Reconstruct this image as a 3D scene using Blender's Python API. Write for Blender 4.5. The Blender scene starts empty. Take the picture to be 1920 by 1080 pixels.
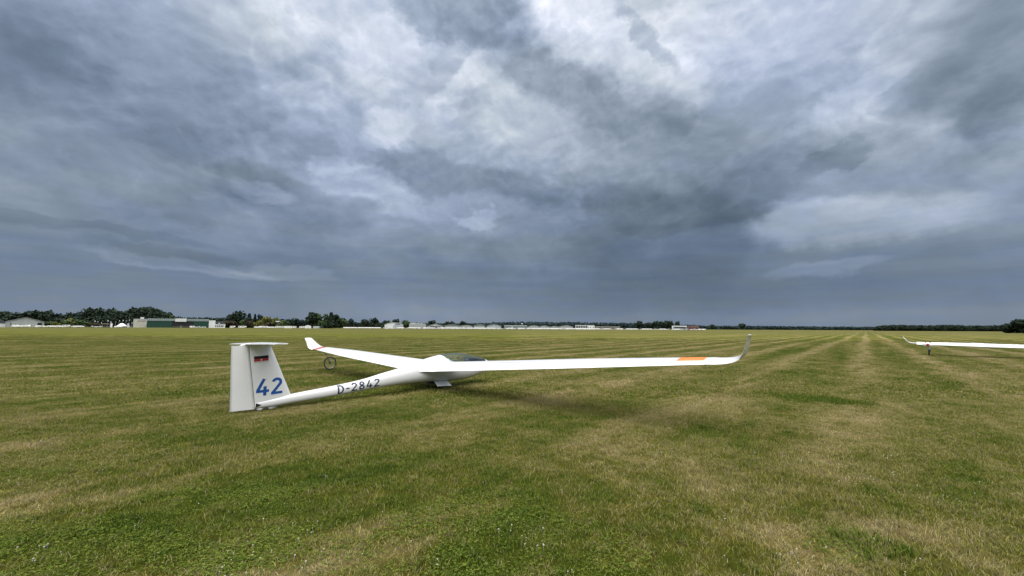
import bpy, bmesh, math, random
import numpy as np
from mathutils import Vector, Matrix
R = math.radians
sc = bpy.context.scene
C = sc.collection
random.seed(7); rng = np.random.default_rng(7)

# ------------------------------------------------------------------ camera
F, CH = 790.0, 1.62                      # focal length in px at 1920, eye height
roll, pitch = math.atan(.005), math.atan(75.1 / F)
fwd = Vector((0, math.cos(pitch), math.sin(pitch)))
up0 = Vector((0, -math.sin(pitch), math.cos(pitch)))
rt = Vector((1, 0, 0)) * math.cos(roll) + up0 * math.sin(roll)
up = -Vector((1, 0, 0)) * math.sin(roll) + up0 * math.cos(roll)
cam_d = bpy.data.cameras.new('camera'); cam = bpy.data.objects.new('camera', cam_d); C.objects.link(cam)
cam_d.sensor_width = 36; cam_d.lens = F / 1920 * 36; cam_d.clip_start = .05; cam_d.clip_end = 12000
M = Matrix((rt, up, -fwd)).transposed().to_4x4(); M.translation = (0, 0, CH)
cam.matrix_world = M
sc.camera = cam

def ray(px, py):
    return (fwd + rt * ((px - 960) / F) - up * ((py - 540) / F)).normalized()
def sky_angles(px, py):
    d = ray(px, py); return math.atan2(d.x, d.y), math.asin(d.z)
def on_ground(px, py):
    d = ray(px, py); t = -CH / d.z; return d.x * t, d.y * t

# ------------------------------------------------------------------ sun, exposure
SUN_EL, SUN_AZ = 66.0, 188.0             # azimuth clockwise from the view direction (+Y)
sd = bpy.data.lights.new('sun', 'SUN'); sd.energy = 2.5; sd.angle = R(80); sd.color = (1, .955, .88)
so = bpy.data.objects.new('sun', sd); C.objects.link(so)
tos = Vector((math.sin(R(SUN_AZ)) * math.cos(R(SUN_EL)), math.cos(R(SUN_AZ)) * math.cos(R(SUN_EL)), math.sin(R(SUN_EL))))
so.rotation_euler = tos.to_track_quat('Z', 'Y').to_euler(); so.location = (0, 0, 60)
sc.view_settings.view_transform = 'Standard'; sc.view_settings.look = 'None'
sc.view_settings.exposure = 0.95; sc.view_settings.gamma = 1; sc.view_settings.use_curve_mapping = False
sc.cycles.max_bounces = 6; sc.cycles.diffuse_bounces = 3; sc.cycles.glossy_bounces = 3
sc.cycles.transmission_bounces = 6; sc.cycles.transparent_max_bounces = 8
sc.cycles.use_denoising = True; sc.cycles.use_adaptive_sampling = False

# ------------------------------------------------------------------ node helper
class N:
    def __init__(s, tree): s.t = tree; s.n = tree.nodes; s.l = tree.links
    def put(s, sock, v):
        if v is None: return
        if isinstance(v, bpy.types.NodeSocket): s.l.new(v, sock)
        else:
            if hasattr(sock.default_value, '__len__') and not hasattr(v, '__len__'): v = [v] * len(sock.default_value)
            if hasattr(v, '__len__') and len(v) == 3 and len(sock.default_value) == 4: v = (*v, 1)
            sock.default_value = v
    def m(s, op, a, b=None, c=None, clamp=False):
        n = s.n.new('ShaderNodeMath'); n.operation = op; n.use_clamp = clamp
        for i, v in enumerate((a, b, c)): s.put(n.inputs[i], v)
        return n.outputs[0]
    def v(s, op, a, b=None, c=None):
        n = s.n.new('ShaderNodeVectorMath'); n.operation = op
        for i, v in enumerate((a, b, c)):
            if v is not None: s.put(n.inputs[3] if (op == 'SCALE' and i == 1) else n.inputs[i], v)
        return n.outputs['Value'] if op in ('DOT_PRODUCT', 'LENGTH') else n.outputs[0]
    def xyz(s, a, b, c):
        n = s.n.new('ShaderNodeCombineXYZ')
        for i, v in enumerate((a, b, c)): s.put(n.inputs[i], v)
        return n.outputs[0]
    def sep(s, a):
        n = s.n.new('ShaderNodeSeparateXYZ'); s.put(n.inputs[0], a); return n.outputs
    def noise(s, vec, scale, detail=2, rough=.5, col=False, dist=0, lac=2.0):
        n = s.n.new('ShaderNodeTexNoise'); s.put(n.inputs['Vector'], vec)
        n.inputs['Scale'].default_value = scale; n.inputs['Detail'].default_value = detail
        n.inputs['Roughness'].default_value = rough; n.inputs['Distortion'].default_value = dist
        n.inputs['Lacunarity'].default_value = lac
        return n.outputs['Color'] if col else n.outputs[0]
    def ramp(s, fac, stops, interp='LINEAR'):
        n = s.n.new('ShaderNodeValToRGB'); s.put(n.inputs[0], fac); e = n.color_ramp.elements
        n.color_ramp.interpolation = interp
        while len(e) < len(stops): e.new(.5)
        for i, (p, c) in enumerate(stops):
            e[i].position = p; e[i].color = (*c, 1) if hasattr(c, '__len__') else (c, c, c, 1)
        return n.outputs[0]
    def mix(s, f, a, b, blend='MIX'):
        n = s.n.new('ShaderNodeMix'); n.data_type = 'RGBA'; n.blend_type = blend
        s.put(n.inputs[0], f); s.put(n.inputs[6], a); s.put(n.inputs[7], b); return n.outputs[2]
    def sstep(s, x, a, b, lo=0.0, hi=1.0):
        n = s.n.new('ShaderNodeMapRange'); n.interpolation_type = 'SMOOTHSTEP'
        for i, v in enumerate((x, a, b, lo, hi)): s.put(n.inputs[i], v)
        return n.outputs[0]

def lin(c):
    return tuple(((v / 255) / 12.92 if v / 255 <= .04045 else ((v / 255 + .055) / 1.055) ** 2.4) for v in c)

# ------------------------------------------------------------------ sky (world)
w = bpy.data.worlds.new('World'); sc.world = w; w.use_nodes = True
t = w.node_tree; t.nodes.clear(); k = N(t)
tc = t.nodes.new('ShaderNodeTexCoord').outputs['Generated']
d = k.v('NORMALIZE', tc)
x, y, z = k.sep(d)
phi = k.m('ARCTAN2', x, y); th = k.m('ARCSINE', z)
zc = k.m('MAXIMUM', z, 0.0)
den = k.m('ADD', zc, .10)
plane = k.xyz(k.m('DIVIDE', x, den), k.m('DIVIDE', y, den), 0.0)       # a cloud ceiling seen from below
ang = k.xyz(phi, th, 0.0)
# ragged edges: the angles are stirred by two noises
wn1 = k.v('SUBTRACT', k.noise(plane, 1.1, 5, .58, col=True), (.5, .5, .5))
wn2 = k.v('SUBTRACT', k.noise(k.v('MULTIPLY', ang, (1, 1.4, 1)), 5.5, 7, .60, col=True), (.5, .5, .5))
wamp = k.sstep(th, 0.0, .35, .35, 1.0)
warped = k.v('ADD', ang, k.v('MULTIPLY', k.v('SCALE', wn1, wamp), (.10, .05, 0)))
warped = k.v('ADD', warped, k.v('MULTIPLY', k.v('SCALE', wn2, wamp), (.20, .16, 0)))
wang = k.v('ADD', k.v('MULTIPLY', warped, (1, 1, 0)), (0, 0, 1))
thw = k.sep(wang)[1]
# luminance of the overcast by elevation: dark rain base, brighter overhead
base = k.ramp(k.m('DIVIDE', thw, 1.57, clamp=True),
              [(0, .250), (.04, .215), (.09, .21), (.15, .31), (.22, .44), (.30, .53), (.42, .60), (.6, 1.05), (1, 1.55)], 'B_SPLINE')
L = 0.0
BL = [  # px, py, half width px, half height px, turn deg, strength, edge (0 soft, 1 crisp)
    (90, 80, 230, 160, 10, -.20, 0), (330, 230, 260, 110, 35, -.13, 0), (100, 280, 220, 60, 10, -.06, 0), (1620, 270, 200, 110, -20, .10, 0), (560, 260, 200, 60, 10, -.12, 0),
    (540, 20, 110, 50, 0, .13, 0), (600, 90, 260, 130, 10, -.085, 0), (1180, 90, 200, 90, 0, -.045, 0), (640, 130, 190, 130, 20, .08, 0), (720, 90, 75, 70, -30, .12, 1),
    (870, 30, 150, 62, 8, -.24, 1), (900, 125, 130, 34, -35, .15, 1), (1130, 60, 190, 60, 15, .14, 0),
    (1235, 130, 70, 75, 30, .12, 1), (1075, 165, 190, 62, 18, -.17, 1), (1210, 70, 60, 26, 40, -.16, 1),
    (1000, 240, 100, 55, 20, .10, 1), (740, 225, 45, 38, 0, .12, 1),
    (1250, 290, 310, 110, -8, -.18, 0), (1300, 385, 240, 52, -6, -.19, 0), (1430, 340, 130, 56, -38, -.09, 1), (1290, 415, 130, 20, -2, -.05, 1),
    (1580, 415, 210, 48, 0, .15, 1), (1860, 400, 160, 50, 0, .10, 0),
    (1560, 260, 190, 80, -25, .10, 0), (1780, 130, 150, 44, -28, -.19, 0), (1850, 225, 120, 40, -30, -.13, 0),
    (1450, 80, 240, 90, -20, .03, 0), (1600, 190, 90, 26, -20, .07, 1), (1560, 300, 60, 24, -35, -.12, 1),
    (860, 330, 190, 40, 8, -.14, 1), (700, 345, 110, 36, 20, .15, 1), (505, 350, 70, 24, 5, .17, 1),
    (420, 295, 190, 26, 6, -.06, 1), (440, 345, 60, 22, 0, -.07, 1), (640, 290, 70, 20, -10, .09, 1),
    (560, 405, 180, 45, 0, .05, 0), (890, 412, 40, 12, 0, .11, 1), (860, 400, 180, 60, 0, .02, 0),
    (130, 420, 320, 12, 1, -.04, 1), (330, 478, 150, 15, 3, -.035, 1), (360, 496, 160, 12, 5, .07, 1),
    (520, 508, 110, 11, 4, .05, 1), (1545, 505, 110, 16, -3, .075, 1), (1440, 500, 60, 14, 0, .03, 0),
    (1250, 535, 230, 62, 0, -.075, 0), (1780, 560, 200, 45, 0, -.015, 0), (1000, 500, 90, 30, 0, .02, 0),
    (90, 330, 230, 60, 4, .04, 0), (60, 210, 90, 50, 0, .05, 0), (780, 585, 120, 22, 0, .05, 0), (1480, 592, 400, 14, 0, .035, 0),
]
for (px, py, rx, ry, tw, amp, crisp) in BL:
    a0, e0 = sky_angles(px, py)
    a1, e1 = sky_angles(px + 10, py)
    a2, e2 = sky_angles(px, py - 10)
    sx = math.hypot(a1 - a0, e1 - e0) / 10; sy = math.hypot(a2 - a0, e2 - e0) / 10
    A = rx * sx; B = ry * sy; ca, sa = math.cos(R(-tw)), math.sin(R(-tw))
    va = (ca / A, sa / A, -(ca * a0 + sa * e0) / A)
    vb = (-sa / B, ca / B, (sa * a0 - ca * e0) / B)
    pa = k.v('DOT_PRODUCT', wang, va); pb = k.v('DOT_PRODUCT', wang, vb)
    r2 = k.m('MULTIPLY_ADD', pa, pa, k.m('MULTIPLY', pb, pb))
    if crisp: g = k.sstep(r2, 1.6, .5)
    else: g = k.m('POWER', math.e, k.m('MULTIPLY', r2, -.75))
    L = k.m('MULTIPLY_ADD', g, amp * (2.3 if amp < 0 else 1.7) * (1.0 if py < 390 else 2.1 if py > 430 else 1.5), L)
# billows: relief of a fine noise lit from above, fading into the flat rain base
mid = k.v('MULTIPLY', k.v('ADD', ang, k.v('MULTIPLY', wn1, (.05, .03, 0))), (1, 1.6, 1))
n1 = k.noise(mid, 5.5, 9, .56, dist=.3)
n1b = k.noise(k.v('ADD', mid, (.006, .022, 0)), 5.5, 9, .56, dist=.3)
rel = k.m('SUBTRACT', n1, n1b)
n2 = k.noise(k.v('ADD', plane, (3.1, 7.7, 2)), 1.6, 7, .55, dist=.5)
damp = k.sstep(th, .04, .34, .12, 1.0)
for sc_l, off, t0, wd_, rim, core, fine in ((2.6, (2.3, .7, 0), .49, .045, .14, .46, .10), (5.6, (8.1, 3.3, 4), .51, .055, .08, .24, .12), (11., (4.1, 1.3, 9), .55, .06, .04, .10, .12)):
    pl = k.v('ADD', k.v('MULTIPLY', k.v('ADD', ang, k.v('MULTIPLY', wn2, (.05, .03, 0))), (1, 1.4, 1)), off)
    bil = k.m('ABSOLUTE', k.m('SUBTRACT', k.noise(k.v('ADD', pl, (5, 5, 1)), sc_l * 3.4, 1, .5), .5))
    bil = k.m('MULTIPLY_ADD', k.m('ABSOLUTE', k.m('SUBTRACT', k.noise(pl, sc_l * 8, 2, .5), .5)), .45, bil)
    h = k.m('ADD', k.noise(pl, sc_l, 3, .5), k.m('MULTIPLY', k.m('SUBTRACT', bil, .12), fine * 2.2))
    m_ = k.m('MULTIPLY', k.sstep(h, t0, t0 + wd_), damp)
    sh = k.m('SUBTRACT', rim, k.m('MULTIPLY', k.sstep(h, t0 + .005, t0 + .17), core))
    L = k.m('MULTIPLY_ADD', m_, sh, L)
L = k.m('MULTIPLY_ADD', k.m('MULTIPLY', rel, damp), 1.1, L)
L = k.m('MULTIPLY_ADD', k.m('MULTIPLY', k.m('SUBTRACT', n2, .5), damp), .28, L)
L = k.m('MULTIPLY_ADD', k.m('MULTIPLY', k.m('SUBTRACT', n1, .5), damp), .45, L)
# flat bars of cloud and faint rain shafts low down
bar = k.noise(k.v('MULTIPLY', ang, (2.2, 26, 1)), 1.6, 5, .55)
barm = k.m('MULTIPLY', k.sstep(th, .02, .10), k.sstep(th, .34, .12))
L = k.m('MULTIPLY_ADD', k.m('MULTIPLY', k.m('SUBTRACT', bar, .5), barm), .45, L)
shaft = k.noise(k.v('MULTIPLY', k.xyz(k.m('MULTIPLY_ADD', th, .25, phi), th, 0), (1, .12, 1)), 9, 4, .6)
L = k.m('MULTIPLY_ADD', k.m('MULTIPLY', k.m('SUBTRACT', shaft, .5), k.sstep(th, .24, .03)), .22, L)
L = k.m('MULTIPLY', base, k.m('POWER', math.e, L))
blue = k.sstep(k.m('ADD', th, k.m('MULTIPLY', k.m('SUBTRACT', n2, .5), .25)), .32, .02)
warm = k.ramp(L, [(0, (.66, .95, 1.26)), (.16, (.70, .965, 1.24)), (.28, (.75, .975, 1.22)), (.45, (.80, .98, 1.20)), (.62, (.85, .99, 1.13)), (1, (.95, 1, 1.05))])
cool = k.ramp(L, [(0, (.56, .86, 1.34)), (.2, (.66, .92, 1.28)), (.32, (.76, .95, 1.20)), (.6, (.86, .98, 1.10)), (1, (1, 1, 1))])
tint = k.mix(blue, warm, cool)
lil = k.noise(k.v('ADD', plane, (9, 2, 5)), 1.3, 3)
tint = k.mix(k.sstep(lil, .4, .62), tint, k.mix(1.0, tint, (.97, .985, 1.08), 'MULTIPLY'))
L2 = k.m('MULTIPLY', L, 1.0 / 2 ** .95 * 1.06)
cloud = k.v('SCALE', k.v('MULTIPLY', tint, (1.03, .985, .975)), L2)
sky = t.nodes.new('ShaderNodeTexSky'); sky.sky_type = 'NISHITA'; sky.sun_disc = False
sky.sun_elevation = R(SUN_EL); sky.sun_rotation = R(SUN_AZ)
bg1 = t.nodes.new('ShaderNodeBackground'); k.put(bg1.inputs[0], sky.outputs[0]); bg1.inputs[1].default_value = .08
bg2 = t.nodes.new('ShaderNodeBackground'); k.put(bg2.inputs[0], cloud); bg2.inputs[1].default_value = 1
ms = t.nodes.new('ShaderNodeMixShader'); ms.inputs[0].default_value = .96
t.links.new(bg1.outputs[0], ms.inputs[1]); t.links.new(bg2.outputs[0], ms.inputs[2])
wo = t.nodes.new('ShaderNodeOutputWorld'); t.links.new(ms.outputs[0], wo.inputs[0])
w.cycles.sampling_method = 'MANUAL'; w.cycles.sample_map_resolution = 512

# ------------------------------------------------------------------ materials
def mat(name, col=(.5, .5, .5), rough=.5, metal=0, coat=0, build=None, **kw):
    m = bpy.data.materials.new(name); m.use_nodes = True
    b = m.node_tree.nodes['Principled BSDF']
    b.inputs['Base Color'].default_value = (*col, 1); b.inputs['Roughness'].default_value = rough
    b.inputs['Metallic'].default_value = metal; b.inputs['Coat Weight'].default_value = coat
    for a, v in kw.items(): b.inputs[a].default_value = v
    if build: build(N(m.node_tree), b)
    return m
def varied(c1, c2, scale, rough=None, bump=0, stretch=(1, 1, 1)):
    def f(k, b):
        p = k.n.new('ShaderNodeTexCoord').outputs['Object']
        p = k.v('MULTIPLY', p, stretch)
        n = k.noise(p, scale, 5, .6)
        k.put(b.inputs['Base Color'], k.mix(k.sstep(n, .35, .65), c1, c2))
        if bump:
            bn = k.n.new('ShaderNodeBump'); bn.inputs['Strength'].default_value = bump; bn.inputs['Distance'].default_value = .01
            k.put(bn.inputs['Height'], n); k.put(b.inputs['Normal'], bn.outputs[0])
    return f
Mt = {}
def gel(k, b):
    p = k.n.new('ShaderNodeTexCoord').outputs['Object']
    n = k.noise(p, 1.7, 4, .6); n2 = k.noise(k.v('MULTIPLY', p, (1, 6, 6)), 5, 5, .65)
    c = k.mix(k.sstep(n, .3, .7), (.81, .81, .80), (.77, .775, .77))
    c = k.mix(k.sstep(n2, .60, .8, 0, .35), c, (.66, .65, .62))
    k.put(b.inputs['Base Color'], c)
    k.put(b.inputs['Roughness'], k.sstep(n2, .3, .8, .16, .32))
Mt['gel'] = mat('white_gelcoat', rough=.2, coat=.4, build=gel)
Mt['blue'] = mat('blue_film', (.012, .085, .33), .35)
Mt['navy'] = mat('navy_film', (.012, .022, .07), .35)
Mt['black'] = mat('black_film', (.006, .006, .007), .8)
Mt['red'] = mat('red_film', (.42, .02, .03), .4)
Mt['pale'] = mat('pale_film', (.62, .60, .52), .4)
Mt['orange'] = mat('orange_paint', (.80, .21, .035), .35)
Mt['redor'] = mat('signal_red_paint', (.42, .03, .015), .35)
Mt['rubber'] = mat('rubber', (.018, .018, .018), .8, build=varied((.015, .015, .015), (.035, .034, .03), 20))
Mt['alu'] = mat('aluminium', (.55, .56, .57), .35, 1)
Mt['steel'] = mat('dark_steel', (.08, .085, .09), .45, .6)
Mt['gap'] = mat('shadow_gap_tape', (.10, .11, .11), .6)
Mt['cockpit'] = mat('cockpit_lining', (.12, .125, .13), .8, build=varied((.10, .105, .11), (.16, .165, .17), 6))
Mt['panelblk'] = mat('instrument_cover', (.018, .02, .028), .6)
Mt['belt'] = mat('seat_fabric', (.22, .25, .26), .85)
def glassb(k, b):
    b.inputs['Transmission Weight'].default_value = 1; b.inputs['IOR'].default_value = 1.02
Mt['glass'] = mat('tinted_canopy_acrylic', (.66, .80, .78), .02, build=glassb, **{'Specular IOR Level': .5, 'Coat Weight': 1.0})
Mt['cloth'] = mat('white_cover_cloth', rough=.8, build=varied((.82, .83, .83), (.72, .73, .74), 2.5, bump=.3, stretch=(1, .3, 1)))
Mt['bark'] = mat('bark', rough=.9, build=varied((.05, .038, .028), (.09, .07, .05), 3))
def leaf(name, c1, c2):
    def f(k, b):
        oi = k.n.new('ShaderNodeObjectInfo').outputs['Random']
        p = k.n.new('ShaderNodeNewGeometry').outputs['Position']
        n = k.noise(p, .35, 3, .6)
        c = k.mix(k.sstep(n, .3, .7), c1, c2)
        c = k.mix(k.m('MULTIPLY', oi, .45), c, tuple(v * 1.3 for v in c2))
        k.put(b.inputs['Base Color'], c); b.inputs['Specular IOR Level'].default_value = .2
    Mt[name] = mat(name, rough=.8, build=f)
leaf('leaf_dark', (.013, .024, .016), (.022, .037, .021))
leaf('leaf_mid', (.035, .062, .026), (.055, .085, .032))
leaf('leaf_olive', (.10, .12, .03), (.15, .15, .045))
leaf('leaf_brown', (.05, .042, .03), (.07, .06, .035))
leaf('leaf_blue', (.014, .030, .031), (.022, .042, .040))
def solid(name, c, r=.7, s=.3, **kw):
    Mt[name] = mat(name, rough=r, build=varied(c, tuple(v * .82 for v in c), s), **kw)
solid('sheet_white', (.72, .74, .75)); solid('sheet_grey', (.42, .45, .46)); solid('sheet_bluegrey', (.36, .41, .47))
solid('sheet_green', (.006, .052, .036)); solid('sheet_greengrey', (.20, .25, .25)); solid('roof_dark', (.055, .06, .07))
solid('roof_pale', (.36, .385, .39)); solid('wall_cream', (.52, .52, .46)); solid('wall_red', (.20, .10, .09)); solid('wall_brown', (.30, .25, .22))
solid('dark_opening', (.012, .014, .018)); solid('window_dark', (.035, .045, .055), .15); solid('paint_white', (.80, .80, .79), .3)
solid('paint_green', (.12, .24, .20), .5); solid('paint_grey', (.30, .31, .33), .5); solid('canvas_white', (.82, .82, .84), .8)
solid('canvas_lilac', (.55, .53, .66), .8); solid('paint_navy', (.03, .05, .12), .4); solid('paint_red', (.45, .04, .03), .4)

# ------------------------------------------------------------------ mesh helpers
def mesh(name, verts, faces, m=None, smooth=False):
    me = bpy.data.meshes.new(name); me.from_pydata([tuple(v) for v in verts], [], faces)
    me.validate()
    if m: me.materials.append(Mt[m] if isinstance(m, str) else m)
    if smooth: me.shade_smooth()
    return me
def obj(name, me, parent=None, loc=(0, 0, 0), rot=0, **props):
    o = bpy.data.objects.new(name, me); C.objects.link(o); o.location = loc
    o.rotation_euler = (0, 0, rot) if not hasattr(rot, '__len__') else rot
    if parent: o.parent = parent
    for a, v in props.items(): o[a] = v
    return o
def thing(name, label, cat, loc=(0, 0, 0), rot=0, group=None, me=None):
    o = obj(name, me, None, loc, rot, label=label, category=cat)
    if group: o['group'] = group
    return o
class G:   # gathers shapes into one mesh
    def __init__(s): s.v = []; s.f = []
    def add(s, v, f):
        o = len(s.v); s.v += [tuple(p) for p in v]; s.f += [tuple(i + o for i in q) for q in f]; return s
    def box(s, x0, x1, y0, y1, z0, z1):
        return s.add([(x0, y0, z0), (x1, y0, z0), (x1, y1, z0), (x0, y1, z0), (x0, y0, z1), (x1, y0, z1), (x1, y1, z1), (x0, y1, z1)],
                     [(0, 3, 2, 1), (4, 5, 6, 7), (0, 1, 5, 4), (1, 2, 6, 5), (2, 3, 7, 6), (3, 0, 4, 7)])
    def tube(s, pts, r, n=8, cap=True):
        pts = [Vector(p) for p in pts]; rs = r if hasattr(r, '__len__') else [r] * len(pts); vs = []
        for i, p in enumerate(pts):
            t = (pts[min(i + 1, len(pts) - 1)] - pts[max(i - 1, 0)]).normalized()
            a = t.orthogonal().normalized() if i == 0 else (a - t * a.dot(t)).normalized()
            b = t.cross(a)
            vs += [p + (a * math.cos(q) + b * math.sin(q)) * rs[i] for q in [2 * math.pi * j / n for j in range(n)]]
        fs = [(i * n + j, i * n + (j + 1) % n, (i + 1) * n + (j + 1) % n, (i + 1) * n + j) for i in range(len(pts) - 1) for j in range(n)]
        if cap: fs += [tuple(reversed(range(n))), tuple(range((len(pts) - 1) * n, len(pts) * n))]
        return s.add(vs, fs)
    def torus(s, c, axis, Rr, r, n=40, m_=10, flat=1.0):
        ax = Vector(axis).normalized(); a = ax.orthogonal().normalized(); b = ax.cross(a); c = Vector(c); vs = []
        for i in range(n):
            q = 2 * math.pi * i / n; e = a * math.cos(q) + b * math.sin(q)
            for j in range(m_):
                p = 2 * math.pi * j / m_; vs.append(c + e * (Rr + r * math.cos(p)) + ax * (r * flat * math.sin(p)))
        return s.add(vs, [(i * m_ + j, ((i + 1) % n) * m_ + j, ((i + 1) % n) * m_ + (j + 1) % m_, i * m_ + (j + 1) % m_) for i in range(n) for j in range(m_)])
    def disc(s, c, axis, r, h, n=24):
        c = Vector(c); a = Vector(axis).normalized() * h / 2; return s.tube([c - a, c + a], r, n)
    def prism(s, prof, y0, y1):   # profile in x,z, extruded along y
        n = len(prof)
        return s.add([(x, y0, z) for x, z in prof] + [(x, y1, z) for x, z in prof],
                     [tuple(range(n)), tuple(reversed(range(n, 2 * n)))] + [(i, i + n, (i + 1) % n + n, (i + 1) % n) for i in range(n)])
    def mesh(s, name, m, smooth=False):
        me = mesh(name, s.v, s.f, m, smooth)
        bm = bmesh.new(); bm.from_mesh(me); bmesh.ops.recalc_face_normals(bm, faces=bm.faces); bm.to_mesh(me); bm.free()
        return me
    def obj(s, name, m, parent=None, smooth=False, **kw): return obj(name, s.mesh(name, m, smooth), parent, **kw)

# ------------------------------------------------------------------ meadow colour (shared by soil, blades and clover)
MOW = math.atan2(1622 - 960, F)          # the mowing lines run this way
def meadow_group():
    g = bpy.data.node_groups.new('meadow_colour', 'ShaderNodeTree')
    g.interface.new_socket('Colour', in_out='OUTPUT', socket_type='NodeSocketColor')
    g.interface.new_socket('Dry', in_out='OUTPUT', socket_type='NodeSocketFloat')
    g.interface.new_socket('Clover', in_out='OUTPUT', socket_type='NodeSocketFloat')
    k = N(g); p = k.n.new('ShaderNodeNewGeometry').outputs['Position']
    x, y, z = k.sep(p)
    p = k.xyz(x, y, 0.0)
    c, s_ = math.cos(MOW), math.sin(MOW)
    across = k.m('SUBTRACT', k.m('MULTIPLY', x, c), k.m('MULTIPLY', y, s_))
    along = k.m('ADD', k.m('MULTIPLY', x, s_), k.m('MULTIPLY', y, c))
    big = k.noise(p, .11, 4, .6); med = k.noise(k.v('ADD', p, (31, 5, 0)), .55, 4, .62); sm = k.noise(k.v('ADD', p, (7, 77, 0)), 2.6, 4, .65)
    q = k.xyz(across, k.m('MULTIPLY', along, .05), 0.0)
    st1 = k.noise(q, .9, 4, .62); st2 = k.noise(k.v('ADD', q, (13, 4, 0)), .16, 3, .6)
    q2 = k.xyz(across, k.m('MULTIPLY', along, .25), 0.0)
    st3 = k.noise(k.v('ADD', q2, (3, 40, 0)), 1.8, 4, .65)
    wob = k.m('MULTIPLY_ADD', k.noise(k.v('SCALE', p, .02), 1.0, 2), 2.2, across)
    ln = k.m('SINE', k.m('MULTIPLY', wob, 2.25))
    ln = k.m('POWER', k.m('MULTIPLY_ADD', ln, .5, .5), 3.0)
    ln = k.m('MULTIPLY', ln, k.sstep(st3, .35, .6, .4, 1.3))
    far = k.sstep(y, 6, 45)
    tone = k.m('MULTIPLY_ADD', k.m('SUBTRACT', big, .5), .8, .455)
    tone = k.m('MULTIPLY_ADD', k.m('SUBTRACT', med, .5), 1.1, tone)
    tone = k.m('MULTIPLY_ADD', k.m('SUBTRACT', sm, .5), 1.15, tone)
    tone = k.m('MULTIPLY_ADD', k.m('SUBTRACT', st1, .5), k.sstep(y, 3, 25, .45, 1.0), tone)
    tone = k.m('MULTIPLY_ADD', k.m('SUBTRACT', st2, .5), k.sstep(y, 6, 60, .3, 1.1), tone)
    tone = k.m('MULTIPLY_ADD', k.m('SUBTRACT', st3, .5), .7, tone)
    tone = k.m('MULTIPLY_ADD', k.sstep(x, -1.5, 3.0), .12, tone)
    tone = k.m('MULTIPLY_ADD', far, .0, tone)
    tone = k.m('MULTIPLY_ADD', k.m('SUBTRACT', ln, .25), k.m('MULTIPLY', k.sstep(y, 3, 35, .20, .55), k.sstep(across, -60, -12, .14, 1)), tone)
    for px, py, r_, a_, el in [(600, 1060, .35, .55, 3), (760, 980, .30, .42, 3), (150, 940, .3, .3, 3), (1345, 900, .55, .24, 1), (1480, 1000, .4, .28, 1),
                               (1250, 850, .8, .1, 1), (1620, 790, .9, .2, 1), (260, 720, 1.6, .2, 2), (640, 800, .5, .2, 2), (1740, 1010, .35, .3, 1),
                               (950, 960, .8, -.34, 1), (200, 1000, 1.0, -.30, 1), (880, 1040, .5, -.30, 1), (700, 790, .7, -.22, 1), (500, 900, .6, -.16, 1),
                               (1510, 748, .55, -.6, 1), (1590, 756, .5, -.6, 1), (1240, 800, 1.0, -.15, 1), (1000, 800, .9, -.18, 1)]:
        gx, gy = on_ground(px, py)
        dv = k.v('SUBTRACT', p, (gx, gy, 0))
        dv = k.v('ADD', dv, k.v('SCALE', k.v('SUBTRACT', k.noise(p, 3.0, 3, .6, col=True), (.5, .5, .5)), .5 * r_))
        dx, dy, _ = k.sep(dv); dxe = k.m('DIVIDE', dx, r_ * el); dye = k.m('DIVIDE', dy, r_)
        if el == 3: dye = k.m('DIVIDE', k.m('SUBTRACT', dy, k.m('MULTIPLY', dx, .45)), r_ * .6)
        g2 = k.m('POWER', math.e, k.m('MULTIPLY', k.m('MULTIPLY_ADD', dxe, dxe, k.m('MULTIPLY', dye, dye)), -1.0))
        tone = k.m('MULTIPLY_ADD', g2, a_, tone)
    col = k.ramp(tone, [(0, (.065, .105, .010)), (.22, (.095, .128, .015)), (.42, (.135, .150, .024)), (.62, (.185, .182, .042)), (.85, (.27, .24, .085)), (1, (.34, .29, .14))])
    # reddish seeding sorrel patches
    rd = k.noise(k.v('ADD', p, (50, 9, 0)), .45, 3, .6)
    col = k.mix(k.sstep(rd, .58, .74, 0, .35), col, (.115, .085, .035))
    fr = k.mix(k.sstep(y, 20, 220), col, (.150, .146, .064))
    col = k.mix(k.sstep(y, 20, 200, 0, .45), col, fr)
    go = k.n.new('NodeGroupOutput'); k.put(go.inputs[0], col); k.put(go.inputs[1], tone)
    k.put(go.inputs[2], k.sstep(tone, .40, .18))
    return g
MG = meadow_group()
def meadow_node(k):
    n = k.n.new('ShaderNodeGroup'); n.node_tree = MG; return n
def soil(k, b):
    g = meadow_node(k); p = k.n.new('ShaderNodeNewGeometry').outputs['Position']; y = k.sep(p)[1]
    n = k.noise(p, 22, 5, .7); nm = k.noise(p, 5, 5, .7)
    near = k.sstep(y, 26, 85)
    c = k.mix(1.0, g.outputs[0], k.mix(near, (.42, .39, .33), (.74, .72, .68)), 'MULTIPLY')  # soil colour carries shade: gaps between near blades, self-shadowed grass farther out
    c = k.mix(1.0, c, k.ramp(n, [(.3, .62), (.7, 1.3)]), 'MULTIPLY')
    c = k.mix(1.0, c, k.ramp(nm, [(.3, .78), (.7, 1.2)]), 'MULTIPLY')
    k.put(b.inputs['Base Color'], c); b.inputs['Roughness'].default_value = 1; b.inputs['Specular IOR Level'].default_value = .05
    h = k.m('ADD', k.m('MULTIPLY', n, .35), nm)
    bn = k.n.new('ShaderNodeBump'); bn.inputs['Strength'].default_value = .8; bn.inputs['Distance'].default_value = .06
    k.put(bn.inputs['Height'], h); k.put(b.inputs['Normal'], bn.outputs[0])
Mt['soil'] = mat('meadow_soil', build=soil)
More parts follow.
